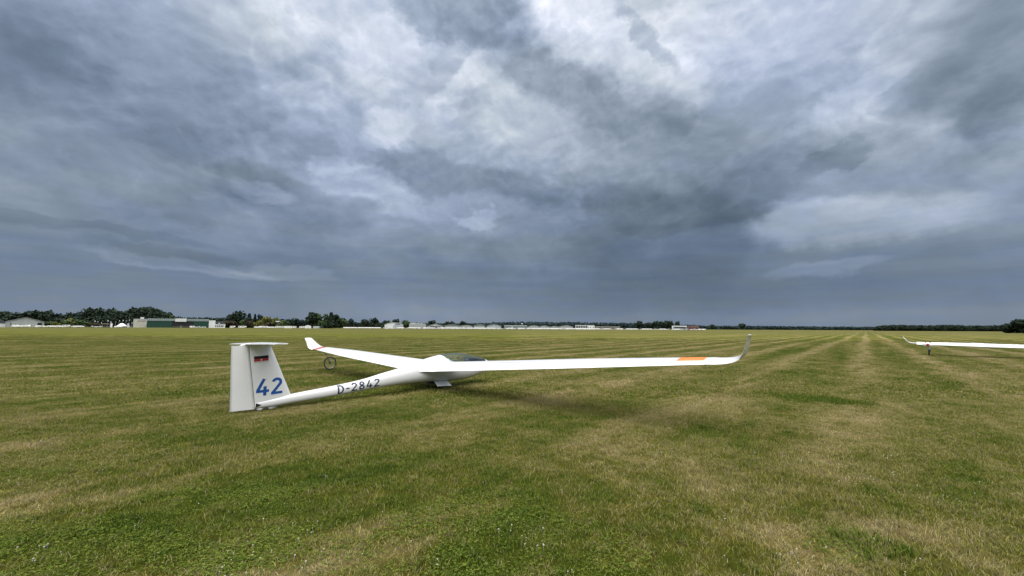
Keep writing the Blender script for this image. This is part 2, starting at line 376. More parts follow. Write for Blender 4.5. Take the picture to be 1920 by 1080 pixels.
def blade(k, b):
    g = meadow_node(k); a = k.n.new('ShaderNodeAttribute'); a.attribute_name = 'tone'
    tv, dryr, hgt = k.sep(a.outputs['Vector'])
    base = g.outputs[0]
    straw = k.mix(tv, (.30, .25, .13), (.40, .35, .19))
    p_dry = k.sstep(g.outputs[1], .1, .95, .04, .42)
    isdry = k.m('LESS_THAN', dryr, p_dry)
    c = k.mix(1.0, base, k.ramp(tv, [(0, (.42, .52, .42)), (.6, (1.15, 1.15, 1.1)), (1, (2.3, 2.1, 2.0))]), 'MULTIPLY')
    c = k.mix(isdry, c, straw)
    k.put(b.inputs['Base Color'], c); b.inputs['Roughness'].default_value = .6; b.inputs['Specular IOR Level'].default_value = .18
    out = [n for n in k.n if n.type == 'OUTPUT_MATERIAL'][0]
    tr = k.n.new('ShaderNodeBsdfTranslucent'); k.put(tr.inputs[0], c)
    mx = k.n.new('ShaderNodeMixShader'); mx.inputs[0].default_value = .3
    k.l.new(b.outputs[0], mx.inputs[1]); k.l.new(tr.outputs[0], mx.inputs[2]); k.l.new(mx.outputs[0], out.inputs[0])
Mt['blade'] = mat('grass_blade', build=blade)
def cloverm(k, b):
    a = k.n.new('ShaderNodeAttribute'); a.attribute_name = 'tone'; tv = k.sep(a.outputs['Vector'])[0]
    k.put(b.inputs['Base Color'], k.mix(tv, (.040, .078, .008), (.150, .185, .030))); b.inputs['Roughness'].default_value = .8
    b.inputs['Specular IOR Level'].default_value = .05
Mt['clover'] = mat('clover_leaf', build=cloverm)
Mt['floret'] = mat('clover_floret', (.72, .70, .62), .8)

# ------------------------------------------------------------------ ground
gv, gf = [], []
rr = [0, 20, 60, 200, 600, 2000, 6000]; ns = 48
for r_ in rr[1:]: gv += [(r_ * math.cos(2 * math.pi * i / ns), r_ * math.sin(2 * math.pi * i / ns), 0) for i in range(ns)]
gv.append((0, 0, 0)); c0 = len(gv) - 1
gf += [(c0, i, (i + 1) % ns) for i in range(ns)]
for a in range(len(rr) - 2): gf += [(a * ns + i, (a + 1) * ns + i, (a + 1) * ns + (i + 1) % ns, a * ns + (i + 1) % ns) for i in range(ns)]
obj('ground', mesh('ground', gv, gf, 'soil'), kind='structure')

def blades_mesh(name, n, size, hmin, hmax, wid, lean=.6, seed=0, clump=0):
    rg = np.random.default_rng(seed)
    P = rg.uniform(-size / 2, size / 2, (n, 2))
    if clump:
        cc = rg.uniform(-size / 2, size / 2, (clump, 2)); idx = rg.integers(0, clump, n); sel = rg.random(n) < .45
        P[sel] = cc[idx[sel]] + rg.normal(0, .022, (sel.sum(), 2))
    h = rg.uniform(hmin, hmax, n) * (.7 + .6 * rg.random(n)); a = rg.uniform(0, 2 * np.pi, n); ln = rg.uniform(.1, 1, n) ** 1.0 * lean * h * 1.6
    fa = rg.uniform(0, 2 * np.pi, n); wv = np.stack([np.cos(fa), np.sin(fa)], 1) * (wid * rg.uniform(.6, 1.3, n))[:, None]
    ld = np.stack([np.cos(a), np.sin(a)], 1)
    V = np.zeros((n, 5, 3))
    V[:, 0, :2] = P - wv / 2; V[:, 1, :2] = P + wv / 2
    m2 = P + ld * (ln * .35)[:, None]
    V[:, 2, :2] = m2 + wv * .38; V[:, 3, :2] = m2 - wv * .38; V[:, 2, 2] = V[:, 3, 2] = h * .6
    V[:, 4, :2] = P + ld * ln[:, None]; V[:, 4, 2] = h * .92
    idx = np.arange(n) * 5
    F4 = np.stack([idx, idx + 1, idx + 2, idx + 3], 1); F3 = np.stack([idx + 3, idx + 2, idx + 4], 1)
    me = bpy.data.meshes.new(name)
    me.vertices.add(n * 5); me.vertices.foreach_set('co', V.reshape(-1))
    loops = np.concatenate([np.concatenate([F4, F3], 1).reshape(-1)])
    me.loops.add(len(loops)); me.loops.foreach_set('vertex_index', loops.astype(np.int32))
    starts = np.stack([np.arange(n) * 7, np.arange(n) * 7 + 4], 1).reshape(-1)
    me.polygons.add(n * 2); me.polygons.foreach_set('loop_start', starts.astype(np.int32))
    me.update(calc_edges=True); me.validate()
    at = me.attributes.new('tone', 'FLOAT_VECTOR', 'POINT')
    tv = np.repeat(np.stack([rg.random(n), rg.random(n), rg.random(n)], 1), 5, 0); at.data.foreach_set('vector', tv.reshape(-1))
    me.materials.append(Mt['blade'])
    return me

def leaves_mesh(name, n, size, seed):
    rg = np.random.default_rng(seed); V = []; Fc = []; T = []
    for i in range(n):
        cx, cy = rg.uniform(-size / 2, size / 2, 2); h = rg.uniform(.014, .034); a0 = rg.uniform(0, 6.28); s_ = rg.uniform(.0045, .0078); tv = rg.random()
        for j in range(3):
            a = a0 + j * 2.09; o = len(V); ca, sa = math.cos(a), math.sin(a); tl = rg.uniform(-.3, .5)
            for (u_, v_) in ((0, 0), (.9, -.75), (1.7, -.5), (1.7, .5), (.9, .75)):
                V.append((cx + (u_ * ca - v_ * sa) * s_, cy + (u_ * sa + v_ * ca) * s_, h + u_ * s_ * tl)); T.append((tv, 0, 0))
            Fc.append((o, o + 1, o + 2, o + 3, o + 4))
    me = mesh(name, V, Fc, 'clover'); at = me.attributes.new('tone', 'FLOAT_VECTOR', 'POINT'); at.data.foreach_set('vector', np.array(T).reshape(-1))
    return me

def scatter(name, pts, rots, scales, idx, protos, **props):
    me = bpy.data.meshes.new(name); me.vertices.add(len(pts)); me.vertices.foreach_set('co', np.asarray(pts, dtype=np.float32).reshape(-1))
    for an, ty, dat, f in (('rot', 'FLOAT_VECTOR', rots, 'vector'), ('siz', 'FLOAT_VECTOR', scales, 'vector'), ('pick', 'INT', idx, 'value')):
        at = me.attributes.new(an, ty, 'POINT'); at.data.foreach_set(f, np.asarray(dat).reshape(-1))
    o = obj(name, me, **props)
    ng = bpy.data.node_groups.new(name, 'GeometryNodeTree')
    ng.interface.new_socket('Geometry', in_out='INPUT', socket_type='NodeSocketGeometry'); ng.interface.new_socket('Geometry', in_out='OUTPUT', socket_type='NodeSocketGeometry')
    n = ng.nodes; l = ng.links; gi = n.new('NodeGroupInput'); go = n.new('NodeGroupOutput'); ji = n.new('GeometryNodeJoinGeometry')
    def attr(nm, dt):
        a = n.new('GeometryNodeInputNamedAttribute'); a.data_type = dt; a.inputs[0].default_value = nm; return a.outputs[0]
    ar, as_, ap = attr('rot', 'FLOAT_VECTOR'), attr('siz', 'FLOAT_VECTOR'), attr('pick', 'INT')
    for i, me_ in enumerate(protos):
        po = bpy.data.objects.new(name + '_tile', me_)
        oi = n.new('GeometryNodeObjectInfo'); oi.inputs['Object'].default_value = po; oi.inputs['As Instance'].default_value = True
        cmp = n.new('FunctionNodeCompare'); cmp.data_type = 'INT'; cmp.operation = 'EQUAL'
        ins = [s_ for s_ in cmp.inputs if s_.type == 'INT']
        l.new(ap, ins[0]); ins[1].default_value = i
        ip = n.new('GeometryNodeInstanceOnPoints'); l.new(gi.outputs[0], ip.inputs['Points']); l.new(cmp.outputs[0], ip.inputs['Selection'])
        l.new(oi.outputs['Geometry'], ip.inputs['Instance']); l.new(ar, ip.inputs['Rotation']); l.new(as_, ip.inputs['Scale'])
        l.new(ip.outputs[0], ji.inputs[0])
    l.new(ji.outputs[0], go.inputs[0])
    md = o.modifiers.new('scatter', 'NODES'); md.node_group = ng
    return o

def tiles(y0, y1, step, margin=1.6):
    out = []
    yy = y0
    while yy < y1:
        hw = 1.24 * (yy + step) + margin; xx = -hw
        while xx < hw:
            out.append((xx + random.uniform(-.12, .12) * step, yy + random.uniform(-.12, .12) * step, 0)); xx += step
        yy += step
    return out
def lay(name, pts, protos, smin, smax, label):
    n = len(pts)
    s_ = rng.uniform(smin, smax, n)
    scatter(name, pts, np.stack([np.zeros(n), np.zeros(n), rng.uniform(0, 6.283, n)], 1), np.stack([np.full(n, 1.0), np.full(n, 1.0), s_], 1), rng.integers(0, len(protos), n), protos,
            kind='stuff', label=label, category='grass')
lay('near_grass', tiles(1.6, 10, .8), [blades_mesh('near_blades', 7600, 1.0, .018, .042, .0040, .80, 10 + i, 26) for i in range(5)], .7, 1.2,
    'short mown grass with straw blades across the near meadow')
far_t = [p for p in tiles(10, 84, 1.6) if p[1] < 30 or random.random() < ((84 - p[1]) / 54) ** 1.3]
lay('far_grass', far_t, [blades_mesh('far_blades', 7600, 2.0, .024, .048, .010, .75, 30 + i, 60) for i in range(4)], .6, 1.25,
    'olive mown grass around and beyond the white glider')

# clover: leaves where the meadow is green, florets scattered over it
def fbm(xy, seed=0):   # cheap value noise used only for placing
    v = 0
    rg = np.random.default_rng(seed)
    for o_ in range(6):
        a = rg.uniform(0, 6.28); f = .5 * 1.55 ** o_; ph = rg.uniform(0, 6.28, 2)
        v = v + np.sin((xy[:, 0] * math.cos(a) + xy[:, 1] * math.sin(a)) * f * 2 + ph[0]) * np.sin((-xy[:, 0] * math.sin(a) + xy[:, 1] * math.cos(a)) * f * 2 + ph[1]) / (1 + .4 * o_)
    return v
def frustum_pts(n, y0, y1, seed, power=1.0):
    rg = np.random.default_rng(seed); yy = y0 + (y1 - y0) * rg.random(n) ** power; xx = rg.uniform(-1, 1, n) * (1.26 * yy + .6)
    return np.stack([xx, yy], 1)
cp = frustum_pts(3200, 2.4, 13, 5, 1.1)
green = [on_ground(*p) + (r_,) for p, r_ in [((950, 960), 1.0), ((200, 1000), 1.2), ((880, 1040), .8), ((1240, 800), 1.0), ((120, 860), 1.2), ((500, 980), 1.1), ((60, 1050), 1.2), ((1100, 1060), .7), ((1780, 960), .6), ((1560, 1010), .4)]]
gsc = fbm(cp, 3)
for gx, gy, gr in green: gsc = gsc + 2.0 * np.exp(-((cp[:, 0] - gx) ** 2 + (cp[:, 1] - gy) ** 2) / gr ** 2)
cp = cp[(gsc + .9 * fbm(cp * 3.1, 21) > 2.0) & (rng.random(len(cp)) < .6)]; n = len(cp)
scatter('clover_leaves', np.c_[cp, np.zeros(n)], np.c_[np.zeros((n, 2)), rng.uniform(0, 6.28, n)], np.repeat(rng.uniform(.62, .98, n)[:, None], 3, 1), rng.integers(0, 4, n),
        [leaves_mesh('clover_leaf_patch', 95, .45, 60 + i) for i in range(4)], kind='stuff', label='clover leaves in the greener near patches', category='clover')
def floret(seed):
    g = G(); rg = random.Random(seed); g.tube([(0, 0, 0), (.004, .002, .03), (.006, 0, .05)], .0009, 3)
    V = []; Fc = []
    for i in range(34):
        a = i * 2.399; zz = 1 - 1.6 * (i + .5) / 34; r_ = math.sqrt(1 - zz * zz); dd = Vector((r_ * math.cos(a), r_ * math.sin(a), zz)); b_ = Vector((.006, 0, .055))
        t1 = dd.orthogonal().normalized() * .0022; rad = .0085 * rg.uniform(.85, 1.15); o = len(V)
        V += [b_ + dd * .003 - t1, b_ + dd * .003 + t1, b_ + dd * rad + Vector((0, 0, .001))]; Fc.append((o, o + 1, o + 2))
    g2 = G(); g2.add(V, Fc); g.add(g2.v, g2.f)
    return g.mesh('clover_floret', 'floret')
fp = frustum_pts(9000, 2.5, 22, 9, 1.25); fs = fbm(fp, 3) + .8 * fbm(fp * 1.7, 8)
for px, py, r_, a_ in [(150, 950, .25, 3), (480, 1040, .5, 2.5), (80, 830, 1.2, 2.2), (1640, 900, .5, 2), (1830, 950, .5, 2), (1480, 1030, .4, 2.2), (1180, 840, .5, 2), (940, 960, .7, 1.5), (60, 1050, .3, 2)]:
    gx, gy = on_ground(px, py); fs = fs + a_ * np.exp(-((fp[:, 0] - gx) ** 2 + (fp[:, 1] - gy) ** 2) / r_ ** 2)
fp = fp[(fs > 1.9) | (rng.random(len(fp)) < .05)]; n = len(fp)
scatter('clover_flowers', np.c_[fp, np.zeros(n)], np.c_[rng.uniform(-.25, .25, (n, 2)), rng.uniform(0, 6.28, n)], np.repeat(rng.uniform(.38, .75, n)[:, None], 3, 1), rng.integers(0, 3, n),
        [floret(i) for i in range(3)], kind='stuff', label='small white clover flowers dotted over the near grass', category='flowers')
# a few taller bright tufts
def tuft_at(px, py, s_, label):
    gx, gy = on_ground(px, py)
    me = blades_mesh('tuft', 420, .5 * s_, .05, .10, .006, .8, int(px), 9)
    me.materials.clear(); me.materials.append(Mt['clover']); obj('grass_tuft', me, loc=(gx, gy, 0), label=label, category='grass tuft')
tuft_at(1640, 1028, .75, 'bright green longer grass tuft near the lower right corner')
tuft_at(1510, 750, 1.3, 'green grass tuft left of its twin below the wing tip')
tuft_at(1592, 757, 1.2, 'green grass tuft right of its twin below the wing tip')

# ------------------------------------------------------------------ the white glider
Wp = Vector((-1.918, 11.678, 0)); u = Vector((.66, .751, 0)).normalized()
HEAD = math.atan2(u.y, u.x)              # local +x forward, +y port, +z up
def interp(tab, s):
    xs = [r_[0] for r_ in tab]; s = min(max(s, xs[0]), xs[-1])
    i = max(j for j in range(len(xs)) if xs[j] <= s + 1e-9); i = min(i, len(xs) - 2)
    f = (s - xs[i]) / (xs[i + 1] - xs[i])
    def tang(j, c):
        if j == 0: return (tab[1][c] - tab[0][c]) / (xs[1] - xs[0])
        if j == len(xs) - 1: return (tab[-1][c] - tab[-2][c]) / (xs[-1] - xs[-2])
        a = (tab[j][c] - tab[j - 1][c]) / (xs[j] - xs[j - 1]); b = (tab[j + 1][c] - tab[j][c]) / (xs[j + 1] - xs[j]); return (a + b) / 2
    h = xs[i + 1] - xs[i]; out = []
    for c in range(1, len(tab[0])):
        p0, p1, m0, m1 = tab[i][c], tab[i + 1][c], tang(i, c) * h, tang(i + 1, c) * h
        out.append((2 * f ** 3 - 3 * f ** 2 + 1) * p0 + (f ** 3 - 2 * f ** 2 + f) * m0 + (-2 * f ** 3 + 3 * f ** 2) * p1 + (f ** 3 - f ** 2) * m1)
    return out
FUS = [(-4.56, .060, .185, .052), (-4.3, .052, .215, .078), (-3.88, .075, .262, .096), (-2.92, .118, .348, .112), (-2.32, .165, .420, .130), (-1.81, .190, .520, .160),
       (-1.3, .205, .615, .205), (-.69, .200, .760, .262), (-.26, .180, .850, .295), (.15, .160, .900, .312), (.57, .155, .908, .315), (.9, .172, .868, .302),
       (1.2, .215, .802, .265), (1.52, .280, .718, .195), (1.75, .345, .640, .130), (1.9, .405, .565, .070), (1.965, .450, .510, .018)]
def fus_pt(s, th_):     # th_ from 0 (top) round to 2pi
    b, tpp, hw = interp(FUS, s); zc_ = b + (tpp - b) * .47; c, sn = math.cos(th_), math.sin(th_)
    p = .88
    yy = hw * math.copysign(abs(sn) ** p, sn); zz = (tpp - zc_ if c > 0 else zc_ - b) * math.copysign(abs(c) ** p, c) + zc_
    return Vector((s, yy, zz))
def fus_side(s, z_):    # starboard skin y at height z
    b, tpp, hw = interp(FUS, s); zc_ = b + (tpp - b) * .47; hh = tpp - zc_ if z_ > zc_ else zc_ - b
    q = min(abs(z_ - zc_) / hh, .999); c = q ** (1 / .88); return -hw * (1 - c * c) ** (.88 / 2)
def build_fuselage(root, canopy_cover=False):
    S = list(np.linspace(-4.56, -1.0, 90)) + list(np.linspace(-.985, 1.965, 240)); NT = 112
    KR = 24
    def theta(s, j):
        b, tpp, hw = interp(FUS, s); zc_ = b + (tpp - b) * .47
        q = min(max((.618 - zc_) / (tpp - zc_), 0), 1); tr = min(max(math.acos(q ** (1 / .88)), .35), 1.5)
        if j > NT // 2: return 2 * math.pi - theta(s, NT - j)
        return tr * j / KR if j <= KR else tr + (math.pi - tr) * (j - KR) / (NT // 2 - KR)
    V = [fus_pt(s, theta(s, j)) for s in S for j in range(NT)]
    shell, glass = [], []
    def rail(s): return .615 if s > -.05 else .9
    for i in range(len(S) - 1):
        sm = (S[i] + S[i + 1]) / 2
        for j in range(NT):
            j2 = (j + 1) % NT; q = (i * NT + j, i * NT + j2, (i + 1) * NT + j2, (i + 1) * NT + j)
            zm = sum(V[a].z for a in q) / 4
            rear = -.09 + (.90 - zm) * .72; front = 1.585 - max(0, (.66 - zm)) * .2
            (glass if ((j < KR or j >= NT - KR) and sm > rear and sm < front) else shell).append(q)
    V += [Vector((1.972, 0, .48)), Vector((-4.565, 0, .12))]; L_ = len(S) - 1
    shell += [(L_ * NT + j, L_ * NT + (j + 1) % NT, len(V) - 2) for j in range(NT)] + [((j + 1) % NT, j, len(V) - 1) for j in range(NT)]
    def sub(name, fc, m, inset=0):
        g = G(); used = sorted({a for f in fc for a in f}); mp = {a: i for i, a in enumerate(used)}
        g.v = [tuple(V[a]) for a in used]; g.f = [tuple(mp[a] for a in f) for f in fc]
        return g.mesh(name, m, True)
    obj('fuselage', sub('fuselage', shell, 'gel'), root)
    cn = obj('canopy', sub('canopy', glass, 'glass'), root)
    return cn
def airfoil(c, t_, n=18):   # (chord fraction from LE, height) upper then lower
    up_, lo = [], []
    for i in range(n + 1):
        xx = (1 - math.cos(math.pi * i / n)) / 2
        yt = 5 * t_ * (.2969 * math.sqrt(xx) - .126 * xx - .3516 * xx ** 2 + .2843 * xx ** 3 - .1036 * xx ** 4)
        cb = .025 * 4 * xx * (1 - xx)
        up_.append((xx, cb + yt)); lo.append((xx, cb - yt * .8))
    return up_, lo
NCH = 18
def wing_station(side, q, second=False):
    """q = distance out from the centreline (m); side -1 starboard, +1 port. gives LE point, TE point, thickness ratio"""
    if side < 0: zl, zt = .645 + .070 * q, .470 + .085 * q
    else: zl, zt = .640 + .030 * q, .450 + .052 * q
    ql = min(q, 7.0) / 7.0
    le = .17 - .02 * ql if q < 4.5 else .157 - .17 * ((q - 4.5) / 2.6) ** 1.5
    te = -.72 + .04 * min(q, 4.5) / 4.5 if q < 4.5 else -.68 + .20 * (q - 4.5) / 2.6
    return Vector((le, side * q, zl)), Vector((te, side * q, zt)), .135
QE = {-1: 7.06, 1: 6.84}
def wing_mesh_parts(root, side, prefix=''):
    st = []
    for q in [.22, .27, .33, .4] + list(np.linspace(.5, QE[side], 60)): st.append((*wing_station(side, q), 0.0, q))
    # winglet: carries on round a bend
    le0, te0, t0 = wing_station(side, QE[side]); ke = 1.24 if side < 0 else .95
    zs = (1.53 if side < 0 else 1.20) - le0.z
    prof = [(.08, .012, .02), (.16, .035, .05), (.24, .075, .095), (.31, .135, .150), (.36, .21, .20), (.41, .42, .33), (.45, .72, .50), (.485, 1.0, .66), (.49, 1.012, .70)]
    c0 = le0.x - te0.x
    for i, (dy, dz, sw) in enumerate(prof):
        f = (i + 1) / len(prof); ch = c0 * (1 - .50 * min(1, dz ** .8))
        if i == len(prof) - 1: ch *= .86
        le = Vector((le0.x - sw * .58, side * (QE[side] + dy * ke), le0.z + zs * dz)); te = le + Vector((-ch, 0, -.07 * (1 - dz)))
        ang_ = math.atan2(zs * dz - (zs * prof[i - 1][1] if i else 0), dy - (prof[i - 1][0] if i else 0))
        st.append((le, te, .11, ang_, QE[side] + dy + dz))
    V = []; rows = []
    for (le, te, tk, an, q) in st:
        up_, lo = airfoil(1, tk, NCH); ch = te - le; c = ch.length; cd = ch / c
        nrm = Vector((0, -side * math.sin(an), math.cos(an)))
        if q < .5: tk_s = 1 + (.5 - q) * 1.2
        else: tk_s = 1
        row = [le + cd * (a * c) + nrm * (b * c * tk_s) for a, b in up_] + [le + cd * (a * c) + nrm * (b * c * tk_s) for a, b in reversed(lo[1:-1])]
        V += row; rows.append(q)
    n = len(up_) + len(lo) - 2; main, ail, patch = [], [], []
    for i in range(len(st) - 1):
        q = (rows[i] + rows[i + 1]) / 2
        for j in range(n):
            f = (i * n + j, i * n + (j + 1) % n, (i + 1) * n + (j + 1) % n, (i + 1) * n + j)
            # hinge line at chord column 13 (83 % chord) upper and its mirror below
            jj = j if j < NCH else (n - 1 - j)
            if jj >= 13 and 3.6 < q < 6.5 or (jj >= 13 and .85 < q < 3.55): ail.append((q, f))
            else:
                if side < 0 and 6.50 < q < 7.0 and (j < 11): patch.append(f)
                elif side > 0 and QE[1] - .28 < q < QE[1] + .13 : patch.append(f)
                else: main.append(f)
    # open end caps
    cap_t = tuple((len(st) - 1) * n + j for j in range(n))
    def sub(name, fc, m):
        g = G(); used = sorted({a for f in fc for a in f}); mp = {a: i for i, a in enumerate(used)}
        g.v = [tuple(V[a]) for a in used]; g.f = [tuple(mp[a] for a in f) for f in fc]
        return g.mesh(name, m, True)
    wg = obj('wing', sub('wing', main + [cap_t], 'gel'), root)
    fl = [f for q, f in ail if q < 3.58]; al = [f for q, f in ail if q > 3.58]
    obj('flap_panel', sub('flap_panel', fl, 'gel'), wg); obj('aileron', sub('aileron', al, 'gel'), wg)
    obj('paint_band', sub('paint_band', patch, 'orange' if side < 0 else 'redor'), wg, label='orange patch near the wing tip' if side < 0 else 'red band before the winglet')
    # hinge tape line and dividing lines
    def strip(q0, q1, frac, name):
        g = G(); rows_ = []
        for q in np.linspace(q0, q1, 24):
            le, te, tk = wing_station(side, q); up_, _ = airfoil(1, tk, NCH); ch = te - le; c = ch.length; cd = ch / c
            for fr in (frac - .006, frac + .006):
                a = np.interp(fr, [p[0] for p in up_], [p[1] for p in up_]); rows_.append(le + cd * (fr * c) + Vector((0, 0, a * c + .0025)))
        g.add(rows_, [(2 * i, 2 * i + 1, 2 * i + 3, 2 * i + 2) for i in range(23)]); g.obj(name, 'gap', wg)
    strip(.85, 6.5, airfoil(1, .135, NCH)[0][13][0], 'hinge_line')
    # airbrake slot on the upper side
    g = G(); rows_ = []
    for q in np.linspace(2.3, 3.5, 12):
        le, te, tk = wing_station(side, q); up_, _ = airfoil(1, tk, NCH); ch = te - le; c = ch.length; cd = ch / c
        for fr in (.50, .515):
            a = np.interp(fr, [p[0] for p in up_], [p[1] for p in up_]); rows_.append(le + cd * (fr * c) + Vector((0, 0, a * c + .002)))
    g.add(rows_, [(2 * i, 2 * i + 1, 2 * i + 3, 2 * i + 2) for i in range(11)]); g.obj('airbrake_slot', 'gap', wg)
    g = G(); le, te, tk = wing_station(side, 6.98); p = te * .7 + le * .3; g.tube([p + Vector((0, 0, -.02)), p + Vector((-.02, 0, -.05))], [.015, .008], 8); g.obj('tip_skid', 'steel', wg)
    return wg

glider = thing('glider', 'white sailplane with blue 42 on its fin parked on the mown meadow', 'glider', Wp, HEAD)
build_fuselage(glider)
for sd_ in (-1, 1): wing_mesh_parts(glider, sd_)
# wing root fairings blending into the fuselage
for sd_ in (-1, 1):
    V = []
    le, te, tk = wing_station(sd_, .36)
    for i, q in enumerate([.10, .20, .28, .36, .46]):
        le, te, tk = wing_station(sd_, q); f = 1 + .5 * (1 - i / 4) ** 2
        te = te + Vector((-.42 * (1 - i / 4) ** 1.5, 0, .03 * (1 - i / 4))); le = le + Vector((.10 * (1 - i / 4) ** 2, 0, 0))
        up_, lo = airfoil(1, tk, NCH); ch = te - le; c = ch.length; cd = ch / c
        V += [le + cd * (a * c) + Vector((0, 0, (b + .0006) * c * (f if b > 0 else 1.0))) for a, b in up_] + [le + cd * (a * c) + Vector((0, 0, (b - .0006) * c * f)) for a, b in reversed(lo[1:-1])]
    n = 2 * (NCH + 1) - 2; g = G(); g.add(V, [(i * n + j, i * n + (j + 1) % n, (i + 1) * n + (j + 1) % n, (i + 1) * n + j) for i in range(4) for j in range(n)])
    g.obj('wing_root_fairing', 'gel', glider, True)
# cockpit
g = G(); rows_ = []
for s in np.linspace(-.02, 1.56, 24):
    b, tpp, hw = interp(FUS, s)
    for a in np.linspace(-1, 1, 9): rows_.append((s, a * hw * .93, .60 - .30 * (1 - abs(a) ** 3) * min(1, (1.6 - s) * 2)))
g.add(rows_, [(i * 9 + j, i * 9 + j + 1, (i + 1) * 9 + j + 1, (i + 1) * 9 + j) for i in range(23) for j in range(8)]); g.obj('cockpit_floor', 'cockpit', glider, True)
g = G(); g.tube([(.02, 0, .70), (.10, 0, .64), (.26, 0, .50), (.50, 0, .36)], [.12, .17, .18, .17], 12); g.obj('seat', 'belt', glider, True)
g = G(); g.tube([(.02, 0, .74), (.09, 0, .78)], [.085, .075], 12); g.obj('headrest', 'cockpit', glider, True)
g = G(); g.prism([(.88, .60), (.88, .72), (.91, .752), (1.0, .758), (1.20, .735), (1.42, .695), (1.55, .65), (1.55, .60)], -.15, .15)
ip = g.obj('instrument_panel', 'panelblk', glider)
g = G()
for yy in (-.09, 0, .09): g.disc((.872, yy, .69), (1, 0, 0), .033, .012, 16)
g.obj('gauge', 'alu', ip)
g = G(); g.torus((.02 + .02, 0, .70), (1, 0, .6), .20, .008, 40, 6); g.obj('canopy_hoop', 'cockpit', glider, True)
g = G(); g.tube([(.35, .22, .66), (.62, .24, .68), (.80, .235, .67)], .014, 8); g.obj('grab_rail', 'alu', glider)
# main wheel, doors
g = G(); g.torus((0, 0, .172), (0, 1, 0), .115, .058, 36, 12, 1.05); mw = g.obj('main_wheel', 'rubber', glider, True)
g = G(); g.disc((0, 0, .172), (0, 1, 0), .075, .07, 24); g.obj('rim', 'alu', mw)
for s_ in (-1, 1):
    g = G(); V = []
    for (s, z_, yy) in ((-.36, .205, .140), (-.33, .085, .255), (.15, .062, .255), (.09, .185, .140)): V.append((s, s_ * yy, z_))
    V += [(a, b + s_ * .012, c) for a, b, c in V]
    g.add(V, [(0, 1, 2, 3), (7, 6, 5, 4), (0, 4, 5, 1), (1, 5, 6, 2), (2, 6, 7, 3), (3, 7, 4, 0)]); g.obj('gear_door', 'gel', glider)
g = G(); g.box(-.42, .22, -.13, .13, .165, .185); g.obj('wheel_well', 'black', glider)
# tail wheel and fairing
g = G(); g.torus((-4.30, 0, .062), (0, 1, 0), .036, .026, 24, 8); g.obj('tail_wheel', 'rubber', glider, True)
g = G()
for (a, b) in ((-4.52, -4.40), (-4.36, -4.16)): g.tube([(a, 0, .046), ((a + b) / 2, 0, .038), (b, 0, .052)], [.018, .042, .022], 10)
g.obj('tail_skid_fairing', 'gel', glider, True)
# fin and rudder
def fin_le(z_): return -3.90 + (z_ - .25) * (-.43 / 1.0)
def fin_te(z_): return -4.55 + (z_ - .06) * (-.17 / 1.2)
def rud_te(z_): return -4.965 + (z_ - .09) * (-.045 / 1.17)
def foil_t(fr): return 5 * .11 * (.2969 * math.sqrt(fr) - .126 * fr - .3516 * fr ** 2 + .2843 * fr ** 3 - .1036 * fr ** 4)
def fin_y(s, z_):
    c = fin_le(z_) - rud_te(z_); fr = min(max((fin_le(z_) - s) / c, 0), 1); return foil_t(fr) * c * .92
def vsurf(z0, z1, fa, fb, na, nz=14, lo0=None):
    V = []
    for i in range(nz + 1):
        z_ = z0 + (z1 - z0) * i / nz; a, b = fa(z_), fb(z_)
        for j in range(na + 1):
            f = (1 - math.cos(math.pi * j / na)) / 2 if fa is fin_le else j / na
            s = a + (b - a) * f; V.append((s, -fin_y(s, z_), z_))
        for j in range(na + 1):
            f = 1 - ((1 - math.cos(math.pi * (na - j) / na)) / 2 if fa is fin_le else (na - j) / na); f = 1 - f
            s = a + (b - a) * f; V.append((s, fin_y(s, z_), z_))
    return V, 2 * (na + 1)
def ring_mesh(V, n, name, m, parent, smooth=True):
    rows_ = len(V) // n; g = G(); g.add(V, [(i * n + j, i * n + (j + 1) % n, (i + 1) * n + (j + 1) % n, (i + 1) * n + j) for i in range(rows_ - 1) for j in range(n)])
    g.add(V[:n], [tuple(reversed(range(n)))]); g.add(V[-n:], [tuple(range(n))])
    return g.obj(name, m, parent, smooth)
V, n = vsurf(.09, 1.262, fin_le, fin_te, 14); 
ring_mesh(V, n, 'fin', 'gel', glider)
V, n = vsurf(.055, 1.262, lambda z_: fin_te(z_) - .010, rud_te, 8); ring_mesh(V, n, 'rudder', 'gel', glider)
V, n = vsurf(.07, 1.25, lambda z_: fin_te(z_) + .004, lambda z_: fin_te(z_) - .014, 2)
V = [(a, b * .93, c) for a, b, c in V]; ring_mesh(V, n, 'hinge_gap', 'gap', glider)
g = G(); g.add([(-4.552, -.062, .085), (-4.552, -.064, .165), (-4.46, -.07, .125), (-4.552, .062, .085), (-4.552, .064, .165), (-4.46, .07, .125)], [(0, 2, 1), (3, 4, 5), (0, 1, 4, 3), (1, 2, 5, 4), (2, 0, 3, 5)])
g.obj('rudder_hinge', 'black', glider)
